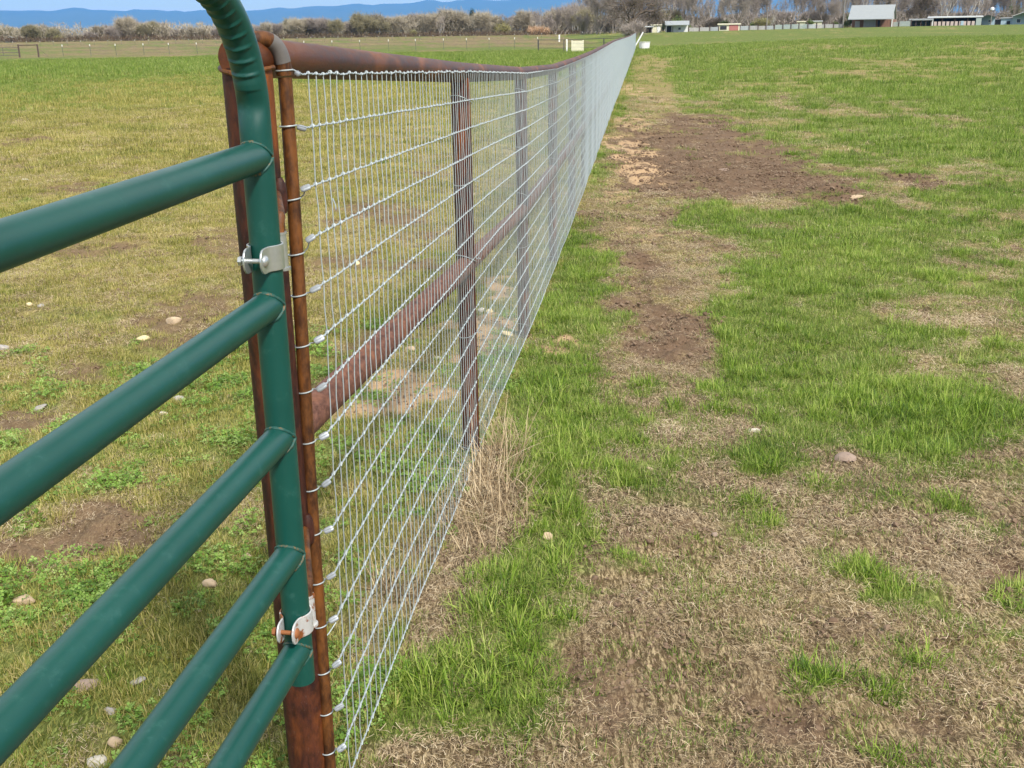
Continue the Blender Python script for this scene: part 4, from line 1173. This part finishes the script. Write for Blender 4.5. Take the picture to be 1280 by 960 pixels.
# T-post wire fence across the left field
def tfence(pxs, D, ytop_px, name, label, rpost=.028, cap_=True, wires=(.25, .6, .95, 1.25), hgt=1.32, wr=.007):
    o0, _, _, _ = frame_at(pxs[0], D); root = empty(name, o0, label, 'fence')
    tops = []
    for i, px in enumerate(pxs):
        o, rz, mx_, mz_ = frame_at(px, D+(px*.012)); l = o-o0; jx = random.uniform(-.04, .04)
        mb = MB(); mb.tube([l+[0, 0, -.1], l+[jx*.8, 0, hgt*.84]], rpost, 6); p_ = mb.build('steel_post', M_tp, root)
        if cap_: mb = MB(); mb.tube([l+[jx*.8, 0, hgt*.84], l+[jx, 0, hgt]], rpost*1.7, 6); mb.build('white_tip', M_pvc, p_)
        tops.append(l)
    mb = MB()
    for z_ in wires: mb.tube([t+[0, -rpost, z_] for t in tops], wr, 4)
    mb.build('strand', M_steel, root)
px_t = [75, 110, 142, 177, 209, 244, 278, 311, 345, 379, 414, 449, 485, 519, 554, 583, 611, 643, 672]
tfence(px_t, 131, 58, 'tpost_fence', 'thin wire fence on white tipped steel posts across the left field')
tfence(list(range(-20, 750, 17)), 232, 0, 'field_fence', 'farther low wire fence with tiny white topped posts below the trees', .022, True, (.4, .8, 1.1), 1.0, .01)

# brace posts and gate at far left
o0, _, _, _ = frame_at(32, 129); root = empty('corner_fence', o0, 'brown H brace of two posts and a top rail at the far left', 'fence brace')
oa = frame_at(20, 129)[0]-o0; ob = frame_at(44, 129)[0]-o0; oc = frame_at(56, 130)[0]-o0
for q in (oa, ob): mb = MB(); mb.tube([q+[0, 0, -.2], q+[0, 0, 1.42]], .09, 10); mb.build('post', M_brownp, root)
mb = MB(); mb.tube([oa+[0, 0, 1.34], ob+[0, 0, 1.36]], .05, 8); mb.build('rail', M_brownp, root)
mb = MB(); mb.tube([ob+[0, 0, 1.0], oc+[0, 0, .05]], .015, 6); mb.build('brace_wire', M_steel, root)
o0, _, _, _ = frame_at(2, 129); root = empty('field_gate', o0, 'small pipe gate closed against the brown H brace at far left', 'gate')
for z_ in (.25, .55, .85, 1.1): mb = MB(); mb.tube([(-2.2, 0, z_), (1.65, 0, z_)], .03, 8); mb.build('bar', M_steel, root)
for x in (-2.2, -.2, 1.65): mb = MB(); mb.tube([(x, 0, .2), (x, 0, 1.14)], .03, 8); mb.build('upright', M_steel, root)

# pipe corral fence, cream board, white posts
o0, _, _, _ = frame_at(673, 118); root = empty('pipe_fence', o0, 'brown two rail pipe fence behind the cream board', 'fence')
cp_ = [673, 705, 755, 790]
lp = [frame_at(px, 118-i*4)[0]-o0 for i, px in enumerate(cp_)]
for q in lp: mb = MB(); mb.tube([q+[0, 0, -.2], q+[0, 0, 1.25]], .055, 8); mb.build('post', M_steel, root)
for z_ in (1.22, .82, .42): mb = MB(); mb.tube([q+[0, -.02, z_] for q in lp], .035 if z_ > 1 else .02, 6); mb.build('rail', M_steel, root)
s = Site('slatted_board', 722, 112, 'square cream slatted panel leaning on the pipe fence', 'panel')
w = 15.5*s.mx; h = 15*s.mz
s.part('slats', M_cream, [(0, 0, h*(.06+.118*k)+.02, w, .05, h*.1) for k in range(8)]); s.part('edge_batten', M_pvc, [(-w*.45, .05, h/2, .07, .06, h)]); s.part('edge_batten', M_pvc, [(w*.45, .05, h/2, .07, .06, h)])
def wpost(px, hpx, D, label, r):
    o, rz, mx_, mz_ = frame_at(px, D); mb = MB(); mb.tube([(0, 0, -.1), (0, 0, hpx*mz_), (0, 0, hpx*mz_+.04)], [r, r, r*.5], 10)
    ob_ = mb.build('white_post', M_pvc); ob_.location = tuple(o); tag(ob_, label, 'post')
wpost(708.5, 16, 113, 'white plastic post just left of the cream slatted panel', .085)
wpost(699, 8.5, 185, 'short white post farther back, left of the tall white one', .15)

# white tub and brace at the end of the fence
ce = np.array([FEND[0]+1.0, 113., 0]); ce[2] = float(base_z(ce[0], ce[1]))
mb = MB(); mb.lathe([(.42, 0), (.52, .05), (.56, .62), (.60, .66), (.60, .70), (.50, .70), (.46, .12), (.01, .1)], (0, 0, 0), 20); o = mb.build('water_tub', M_white); o.location = tuple(ce+[0, 0, 0]); tag(o, 'round white water tub at the far end of the wire fence', 'water tub')
mb = MB(); mb.tube([(0, 0, 0), (.9, 0, 1.55)], .07, 8); o = mb.build('brace_pole', M_white); o.location = (FEND[0]-.05, 113.0, ce[2]+.1); tag(o, 'white diagonal pole leaning at the far end of the wire fence', 'pole')

# ------------------------------------------------------------------ trees
def twig_mat(nm, a, b_, sc=1.5):
    m, N, L, b = mat(nm, a, .9); n1 = noise(N, L, sc, 3, .6, wpos(N, L)); oi = N.new('ShaderNodeObjectInfo')
    c = mixc(N, L, a, b_, n1.outputs[0]); c = mixc(N, L, c, tuple(q*.6 for q in a), mul(N, L, oi.outputs['Random'], .5)); L.new(c, b.inputs['Base Color']); b.inputs['Specular IOR Level'].default_value = .1; return m
M_tw = {'grey': twig_mat('grey_twigs', (.27, .23, .195), (.46, .40, .35)), 'tan': twig_mat('tan_twigs', (.33, .285, .21), (.52, .46, .35)), 'olive': twig_mat('budding_twigs', (.25, .22, .13), (.40, .36, .23)),
        'dark': twig_mat('dark_twigs', (.10, .078, .06), (.19, .15, .115)), 'white': twig_mat('pale_bark', (.55, .52, .47), (.75, .72, .66))}
M_leaf = twig_mat('olive_leaf', (.065, .075, .025), (.14, .145, .055)); M_leafg = twig_mat('fresh_leaf', (.07, .12, .025), (.15, .22, .05)); M_leafy = twig_mat('yellow_leaf', (.30, .30, .07), (.42, .38, .12))
M_pine = twig_mat('dark_evergreen_leaf', (.02, .04, .018), (.05, .08, .035))

def skeleton(seed, H, spread, up, depth=5, trunk_h=.2, r0=.03, gnarl=.18, ntw=5, twl=.07, nb=3, multi=1, droop=0., twmin=None, tilt=.4):
    """unit-free tree of height about H: returns branch polylines and twig segments"""
    R = np.random.RandomState(seed); br = []; tw = []
    def grow(p, d, l, r, lev):
        n = 4; pts = [p.copy()]; dd = d.copy()
        for k in range(n):
            dd = dd+R.normal(0, gnarl, 3)*np.array([1, 1, .6])+np.array([0, 0, up*.10-droop*(lev > 2)]); dd /= np.linalg.norm(dd)
            p = p+dd*l/n; pts.append(p.copy())
            if lev >= (depth-2 if twmin is None else twmin):
                for _ in range(ntw):
                    td = dd+R.normal(0, .75, 3); td /= np.linalg.norm(td); L_ = H*twl*R.uniform(.5, 1.4)
                    q = p-dd*l/n*R.rand(); tw.append((q, q+td*L_*.55, q+td*L_+R.normal(0, .12, 3)*L_-np.array([0, 0, droop*L_])))
        br.append((pts, r, r*.62))
        if lev < depth:
            for k in range(nb if lev else nb+1):
                ang = R.uniform(.25, .75)*spread; az = R.rand()*2*pi
                b1 = np.cross(dd, [.3, .1, 1]); b1 /= np.linalg.norm(b1); b2 = np.cross(dd, b1)
                nd = dd*cos(ang)+(b1*cos(az)+b2*sin(az))*sin(ang)
                st = pts[-1] if k < 1 else pts[R.randint(1, n+1)]
                grow(np.array(st), nd, l*R.uniform(.62, .88), r*.6, lev+1)
    for m_ in range(multi):
        d0 = np.array([R.normal(0, .10 if multi == 1 else tilt), R.normal(0, .10 if multi == 1 else tilt), 1.]); d0 /= np.linalg.norm(d0)
        grow(np.array([R.normal(0, .05*H*(multi > 1)), R.normal(0, .05*H*(multi > 1)), 0.]), d0, H*trunk_h, H*r0, 0)
    return br, tw

def tree_mesh(seed, H, mat_tw, mat_tr, tww=.045, leaves=0, leafm=None, leafs=.28, **k):
    br, tw = skeleton(seed, H, **k)
    zmax = max(max(p[2] for p in b[0]) for b in br); sc = H/max(zmax+H*.03, .1)
    mt_ = MB()
    thick = [b for b in br if b[1] > H*.0035]; thin = [b for b in br if b[1] <= H*.0035]
    for pts, ra, rb_ in thick: mt_.tube(np.array(pts)*sc, np.linspace(ra, rb_, len(pts)), 6, cap=False)
    V = []; Q = []
    R = np.random.RandomState(seed+1)
    def strip(pts, w0, w1):
        pts = np.array(pts)*sc; d = pts[-1]-pts[0]; a = np.cross(d, R.normal(0, 1, 3)); a /= max(np.linalg.norm(a), 1e-6); b = np.cross(d, a); b /= max(np.linalg.norm(b), 1e-6)
        base = len(V); n = len(pts)
        for i, p in enumerate(pts):
            w = w0+(w1-w0)*i/(n-1)
            V.extend([p+a*w, p-a*w*.5+b*w*.87, p-a*w*.5-b*w*.87])
        for i in range(n-1):
            for k_ in range(3): Q.append((base+i*3+k_, base+i*3+(k_+1) % 3, base+(i+1)*3+(k_+1) % 3, base+(i+1)*3+k_))
    for pts, ra, rb_ in thin: strip(pts, max(ra, tww*.6), max(rb_, tww*.5))
    for t in tw: strip(t, tww*.5, tww*.3)
    me_t = None
    V = np.array(V)
    tr = bpy.data.meshes.new('trunk'); tr.from_pydata(np.concatenate(mt_.v).tolist(), [], mt_.f); tr.update(); tr.polygons.foreach_set('use_smooth', [True]*len(tr.polygons)); tr.materials.append(mat_tr)
    cr = bpy.data.meshes.new('crown'); cr.from_pydata(V.tolist(), [], Q); cr.update(); cr.materials.append(mat_tw)
    lf = None
    if leaves:
        tips = np.array([t[2] for t in tw])*sc; mids_ = np.array([t[1] for t in tw])*sc
        P = np.concatenate([tips, mids_]); P = P[R.randint(0, len(P), leaves)]+R.normal(0, .12*H/8, (leaves, 3))
        a = R.normal(0, 1, (leaves, 3)); a /= np.linalg.norm(a, axis=1)[:, None]; b = np.cross(a, R.normal(0, 1, (leaves, 3))); b /= np.linalg.norm(b, axis=1)[:, None]
        s_ = leafs*R.uniform(.5, 1.2, leaves)[:, None]
        VV = np.stack([P-a*s_, P+b*s_*.5, P+a*s_, P-b*s_*.5], 1).reshape(-1, 3)
        lf = bpy.data.meshes.new('foliage'); lf.from_pydata(VV.tolist(), [], np.arange(leaves*4).reshape(-1, 4).tolist()); lf.update(); lf.materials.append(leafm)
    return tr, cr, lf

protos = {}
def proto(key, seeds, **k): protos[key] = [tree_mesh(sd_, **k) for sd_ in seeds]
proto('cotton', (1, 2, 3), H=12, mat_tw=M_tw['grey'], mat_tr=M_tw['grey'], tww=.044, spread=.8, up=1.3, depth=5, trunk_h=.20, r0=.011, ntw=2, twl=.075, nb=2, twmin=2, multi=4, tilt=.38)
proto('white', (4, 5), H=13, mat_tw=M_tw['grey'], mat_tr=M_tw['white'], tww=.044, spread=.85, up=1.5, depth=5, trunk_h=.24, r0=.012, ntw=1, twl=.07, nb=2, twmin=2, multi=3, tilt=.2)
proto('willow', (7, 8, 9), H=7, mat_tw=M_tw['tan'], mat_tr=M_tw['grey'], tww=.050, spread=.95, up=2.4, depth=5, trunk_h=.13, r0=.010, ntw=2, twl=.10, nb=2, multi=8, twmin=1, tilt=.55)
proto('scrub', (11, 12), H=6, mat_tw=M_tw['grey'], mat_tr=M_tw['grey'], tww=.050, spread=1.0, up=1.9, depth=5, trunk_h=.12, r0=.012, ntw=2, twl=.10, nb=2, multi=7, twmin=1, tilt=.6)
proto('bud', (14, 15), H=7, mat_tw=M_tw['olive'], mat_tr=M_tw['grey'], tww=.050, spread=.95, up=2.2, depth=5, trunk_h=.13, r0=.010, ntw=2, twl=.10, nb=2, multi=7, twmin=1, tilt=.55, leaves=260, leafm=M_leafy, leafs=.08)
proto('oak', (17, 18), H=6.5, mat_tw=M_tw['olive'], mat_tr=M_tw['dark'], tww=.050, spread=1.1, up=1.2, depth=4, trunk_h=.14, r0=.018, ntw=4, twl=.10, nb=3, multi=4, twmin=1, tilt=.5, leaves=4200, leafm=M_leaf, leafs=.17)
proto('green', (20,), H=4, mat_tw=M_tw['olive'], mat_tr=M_tw['dark'], tww=.04, spread=1.2, up=.8, depth=3, trunk_h=.22, r0=.025, ntw=4, twl=.12, nb=3, leaves=3200, leafm=M_leafg, leafs=.16)
proto('pine', (22,), H=6, mat_tw=M_tw['dark'], mat_tr=M_tw['dark'], tww=.04, spread=1.0, up=1.0, depth=3, trunk_h=.26, r0=.02, ntw=4, twl=.10, nb=3, leaves=4500, leafm=M_pine, leafs=.17)
proto('yellow', (24,), H=4, mat_tw=M_tw['olive'], mat_tr=M_tw['dark'], tww=.04, spread=1.3, up=.7, depth=3, trunk_h=.15, r0=.02, ntw=4, twl=.14, nb=3, multi=2, leaves=2600, leafm=M_leafy, leafs=.14)
proto('bigoak', (31,), H=12, mat_tw=M_tw['dark'], mat_tr=M_tw['dark'], tww=.042, spread=1.25, up=.35, depth=5, trunk_h=.16, r0=.04, gnarl=.22, ntw=1, twl=.07, nb=3, droop=.07, leaves=900, leafm=M_leaf, leafs=.10)
PH = {'cotton': 12, 'white': 13, 'willow': 7, 'scrub': 6, 'bud': 7, 'oak': 6.5, 'green': 4, 'pine': 6, 'yellow': 4, 'bigoak': 12}
NM = {'cotton': 'cottonwood_tree', 'white': 'pale_barked_tree', 'willow': 'willow_tree', 'scrub': 'bare_tree', 'bud': 'budding_tree', 'oak': 'oak_tree', 'green': 'green_shrub', 'pine': 'evergreen_tree', 'yellow': 'yellow_shrub', 'bigoak': 'oak_tree'}
CT = {'green': 'shrub', 'yellow': 'shrub'}
tcount = [0]
def tree(key, px, ytop, D, label, group=None, fat=1., seed=None, base_px=None):
    i = tcount[0]; tcount[0] += 1
    o, rz, mx_, mz_ = frame_at(px, D); yb = 480-F_*((o@AU)/(o@AF))
    H = max((yb-ytop)*mz_*1.02, 1.); s_ = H/PH[key]
    ms = protos[key][(i if seed is None else seed) % len(protos[key])]
    root = empty(NM[key], o, label, CT.get(key, 'tree'), group); root.rotation_euler = (0, 0, random.uniform(0, 6.28)); root.scale = (s_*fat, s_*fat, s_)
    for nm_, me_ in zip(('trunk', 'crown', 'foliage'), ms):
        if me_ is None: continue
        q = bpy.data.objects.new(nm_, me_); C.objects.link(q); q.parent = root

prof_x = [-20, 0, 30, 60, 80, 100, 130, 160, 190, 215, 240, 262, 290, 320, 350, 400, 440, 470, 500, 530, 560, 585, 610, 640, 665, 690, 720]
prof_y = [31, 30, 31, 29, 38, 40, 31, 24, 25, 32, 31, 32, 34, 28, 24, 22, 24, 17, 19, 15, 11, 17, 15, 14, 12, 10, 4]
LG = 'trees along the far edge of the left field'
lab_l = {'willow': 'bare tan twigged tree in the long belt beyond the left field', 'scrub': 'bare grey twigged tree in the long belt beyond the left field', 'bud': 'leafless tree with yellowish buds in the long belt beyond the left field', 'oak': 'olive leaved evergreen oak at the left end of the tree belt', 'cotton': 'taller bare cottonwood rising over the left tree belt', 'white': 'pale barked bare tree rising over the left tree belt'}
kinds_l = [('oak', -20, 75), ('willow', 75, 110), ('scrub', 110, 160), ('mix', 160, 420), ('mix2', 420, 740)]
px = -22.
j = 0
while px < 735:
    yt = float(np.interp(px, prof_x, prof_y)); u = random.random()
    if px < 75: key = 'oak' if u < .75 else 'willow'
    elif px < 110: key = 'willow' if u < .6 else 'scrub'
    elif px < 160: key = 'scrub' if u < .6 else 'willow'
    elif px < 400: key = 'willow' if u < .5 else 'bud' if u < .75 else 'scrub'
    else: key = 'willow' if u < .3 else 'scrub' if u < .6 else 'cotton' if u < .85 else 'bud'
    tree(key, px, yt+random.uniform(0, 6), random.uniform(334, 352), lab_l[key], LG, random.uniform(1.0, 1.35) if key != 'cotton' else .9)
    px += random.uniform(7, 12); j += 1
for (px, yt, key, D, lab, ft) in [(160, 22, 'willow', 338, 'round topped pale tree standing highest at the left of the belt', 1.3), (447, 17, 'bud', 338, 'round crowned pale green tree just left of the middle of the belt', 1.1), (672, 8, 'white', 330, 'white trunked dead tree standing in front of the belt', .55), (720, -6, 'white', 335, 'tall pale branching tree left of the big dark oak', .7),
        (699, 8, 'cotton', 300, 'bare tree with round fan crown above the short white post', .95), (728, 14, 'cotton', 290, 'dark slender bare tree above the cream slatted panel', .8), (552, 16, 'white', 336, 'pale trunk leaning among grey trees left of the tall tip', .5),
        (590, 14, 'pine', 345, 'small dark evergreen poking out of the middle belt', .6), (448, 33, 'pine', 338, 'dark green cone shaped tree low in the left belt', .5), (333, 36, 'pine', 336, 'dark evergreen bush just right of the gate bend', .7),
        (625, 31, 'yellow', 332, 'yellow green bush at the foot of the belt left of the orange brush', 1.2), (516, 38, 'yellow', 333, 'low tan bush below the middle of the belt', .8), (72, 45, 'yellow', 333, 'straw coloured bush under the left trees', 1.3)]:
    tree(key, px, yt, D, lab, LG, ft)
tree('bigoak', 787, -26, 205, 'big dark spreading oak beyond the end of the wire fence', None, 1.15)
tree('scrub', 792, 27, 150, 'small round grey bush right behind the end of the wire fence', None, 1.1)
RG = 'trees behind the far buildings'
lab_r = {'cotton': 'tall bare grey cottonwood behind the far buildings', 'white': 'tall bare tree with whitish trunk behind the far buildings', 'scrub': 'short bare grey tree behind the far buildings', 'bud': 'short budding tree behind the far buildings'}
px = 735.
while px < 1300:
    u = random.random(); gap = (868 < px < 915) or (955 < px < 985) or (1025 < px < 1060)
    key = 'white' if u < .3 else 'cotton'
    yt = random.uniform(-30, -8) if not gap else random.uniform(-14, 10)
    tree(key, px, yt, random.uniform(285, 330), lab_r[key], RG, random.uniform(.55, .85))
    px += random.uniform(8, 13) if not gap else 14
px = 730.
while px < 1300:
    key = 'scrub' if random.random() < .8 else 'bud'
    tree(key, px, random.uniform(12, 24), random.uniform(290, 325), lab_r[key], RG, random.uniform(1.2, 1.7)); px += random.uniform(12, 18)
for (px, yt, key, D, lab, ft) in [(829.5, 28, 'pine', 246, 'dark green upright shrub between the cream shed and the white shed', .6), (852, 22, 'green', 262, 'green bush behind the roof of the white shed', 1.5), (904, 25, 'green', 262, 'green bush above the red fronted lean-to', 1.3), (950, 24, 'yellow', 258, 'yellow flowering shrub left of the thin pale pole', 1.1), (942, 28, 'green', 258, 'low green shrub left of the yellow shrub', 1.2),
        (1010, 25, 'green', 258, 'green shrub between the two cream sheds', 1.2), (1045, 27, 'green', 256, 'green shrub left of the tall utility pole', 1.2), (1062, 18, 'green', 256, 'ivy covered tree at the left end of the barn', .8), (1268, 4, 'green', 300, 'green leaved tree above the house at the right edge', .8),
        (925, -24, 'cotton', 262, 'large forked bare tree just behind the board fence', .9), (1150, -14, 'bigoak', 275, 'dark spreading bare tree right of the barn', .9)]:
    tree(key, px, yt, D, lab, 'shrubs and trees among the far buildings', ft)

# undergrowth: low twiggy mass that nobody could count
def brush(name, pxr, ylo, yhi, Dr, n, mt_, label, tw_=.05, hmin=.8):
    R = np.random.RandomState(int(pxr[0]+1000)); V = []; Q = []
    for k in range(n):
        px_ = R.uniform(*pxr); D_ = R.uniform(*Dr); o, _, mx_, mz_ = frame_at(px_, D_)
        hm = max((43-.0145*(px_-640)*.8-np.interp(px_, [pxr[0], pxr[1]], [ylo, yhi]))*mz_, hmin)*(.6+.6*float(vn(px_/9., D_/11., 3)))
        z = R.uniform(0, hm); L_ = R.uniform(.4, 1.3)
        d = R.normal(0, .55, 3)+[0, 0, .8]; d /= np.linalg.norm(d); p = o+[R.normal(0, .4), R.normal(0, .4), z]; q = p+d*L_
        a = np.cross(d, R.normal(0, 1, 3)); a /= np.linalg.norm(a); w_ = tw_*R.uniform(.5, 1.2); b = len(V)
        V += [p+a*w_, p-a*w_, q-a*w_*.5, q+a*w_*.5]; Q.append((b, b+1, b+2, b+3))
    mb = MB(); mb.add(V, Q); o = mb.build(name, mt_, smooth=False); tag(o, label, 'brush', kind='stuff')
brush('undergrowth', (-25, 740), 30, 26, (338, 358), 34000, M_tw['tan'], 'tangled bare undergrowth filling the foot of the left tree belt', .07)
brush('undergrowth', (730, 1310), 27, 20, (292, 330), 20000, M_tw['grey'], 'tangled grey brown undergrowth behind the far buildings', .07)
brush('dead_brush', (662, 685), 34, 34, (326, 332), 1500, flat('orange_brush', (.45, .29, .17)), 'orange tan dead brush at the foot of the belt below the white dead tree', .08)
brush('rough_grass', (-25, 740), 45, 40, (318, 336), 7000, M_straw, 'strip of tall straw coloured grass in front of the left trees', .07, .7)

# ------------------------------------------------------------------ mountains
R_ = np.random.RandomState(3)
az = np.radians(np.linspace(-50, 50, 260)); rows = 14
pxm = 640+F_*np.tan(az)*.95
elev = np.interp(pxm, [-900, -200, 0, 40, 75, 120, 165, 230, 300, 400, 500, 600, 700, 900, 1200, 2200], [17, 17, 15.5, 14.5, 17, 15, 12, 14, 14.5, 11, 5, 0, -4, -6, -2, -10])
hor = 46.6-.0145*pxm
Dm = 20000.
Hm = (hor-elev)*.9*Dm/F_+(fbm(az*60, az*0+2, 9, 5)-.5)*90
V = []
for r in range(rows):
    t = r/(rows-1); hgt = np.sin(t*pi/2)**1.3 if r < rows-1 else 1
    D_ = Dm-7000*(1-t)
    hh = Hm*hgt*(1+.25*(fbm(az*90, az*0+r*.45, 13, 4)-.5)*(1-t))
    V.append(np.stack([D_*np.sin(az), D_*np.cos(az), hh-8], 1))
V.append(np.stack([(Dm+900)*np.sin(az), (Dm+900)*np.cos(az), np.full(len(az), -8.)], 1))
idx = np.arange(len(V)*len(az)).reshape(len(V), -1)
Q = np.stack([idx[:-1, :-1], idx[:-1, 1:], idx[1:, 1:], idx[1:, :-1]], -1).reshape(-1, 4)[:, ::-1]
m, N, L, b = mat('mountain_forest', (.05, .08, .05), .95)
n1 = noise(N, L, .0011, 6, .65, wpos(N, L)); g_ = N.new('ShaderNodeSeparateXYZ'); gg = N.new('ShaderNodeNewGeometry'); L.new(gg.outputs['Position'], g_.inputs[0])
n2 = noise(N, L, .0009, 5, .6, wpos(N, L, (1, 1, 3)))
sn = mul(N, L, ramp_fac(N, L, g_.outputs[2], 430, 480), ramp_fac(N, L, n2.outputs[0], .54, .60))
L.new(mixc(N, L, mixc(N, L, (.035, .06, .045), (.11, .12, .08), n1.outputs[0]), (.8, .82, .85), sn), b.inputs['Base Color'])
tag(quad_mesh('mountains', np.concatenate(V), Q, m), kind='structure')

# haze
m = bpy.data.materials.new('haze_air'); m.use_nodes = True; N = m.node_tree.nodes; L = m.node_tree.links
N.remove(N['Principled BSDF']); pv = N.new('ShaderNodeVolumePrincipled'); pv.inputs['Density'].default_value = HAZE_D; pv.inputs['Color'].default_value = HAZE_C; pv.inputs['Anisotropy'].default_value = 0.
L.new(pv.outputs[0], N['Material Output'].inputs['Volume'])
mb = MB(); mb.box((0, 0, 550-6), (43600, 43600, 1100)); hz = mb.build('haze', m, smooth=False); tag(hz, 'pale blue air in front of the distant mountains', 'haze', kind='stuff')

# ------------------------------------------------------------------ light
EL, AZ = radians(45), radians(150)       # sun behind the camera, to the right
w = bpy.data.worlds.new('World'); bpy.context.scene.world = w; w.use_nodes = True; N = w.node_tree.nodes; L = w.node_tree.links
bg = N['Background']; sky = N.new('ShaderNodeTexSky'); sky.sky_type = 'NISHITA'; sky.sun_disc = False; sky.sun_elevation = EL; sky.sun_rotation = AZ; sky.air_density = 1.; sky.dust_density = .3
tc = N.new('ShaderNodeTexCoord'); mp_ = N.new('ShaderNodeMapping'); mp_.inputs['Scale'].default_value = (1.1, 1.1, 70); L.new(tc.outputs['Generated'], mp_.inputs[0])
cn = noise(N, L, 2.6, 7, .58, mp_.outputs[0], .3); mp2 = N.new('ShaderNodeMapping'); mp2.inputs['Scale'].default_value = (1, 1, 2.2); L.new(tc.outputs['Generated'], mp2.inputs[0]); cn2 = noise(N, L, 1.8, 6, .6, mp2.outputs[0], .2)
sx = N.new('ShaderNodeSeparateXYZ'); L.new(tc.outputs['Generated'], sx.inputs[0])
low = ramp_fac(N, L, cn.outputs[0], .42, .60); hi = ramp_fac(N, L, cn2.outputs[0], .34, .56)
sel = ramp_fac(N, L, sx.outputs[2], .06, .2)
cl = N.new('ShaderNodeMix'); L.new(sel, cl.inputs[0]); L.new(low, cl.inputs[2]); L.new(hi, cl.inputs[3])
L.new(mixc(N, L, sky.outputs[0], CLOUD, cl.outputs[0]), bg.inputs[0]); bg.inputs[1].default_value = .12
sl = bpy.data.lights.new('sun', 'SUN'); sl.energy = SUN; sl.angle = radians(SUN_A); sl.color = (1, .95, .88); so = bpy.data.objects.new('sun', sl); C.objects.link(so)
sdir = Vector((sin(AZ)*cos(EL), cos(AZ)*cos(EL), sin(EL))); so.rotation_euler = sdir.to_track_quat('Z', 'Y').to_euler()
sc_ = bpy.context.scene
sc_.view_settings.view_transform = 'Standard'; sc_.view_settings.look = 'None'; sc_.view_settings.exposure = EXPO; sc_.view_settings.gamma = 1
sc_.cycles.max_bounces = 6; sc_.cycles.diffuse_bounces = 3; sc_.cycles.transparent_max_bounces = 8; sc_.cycles.volume_bounces = 1; sc_.cycles.use_denoising = True
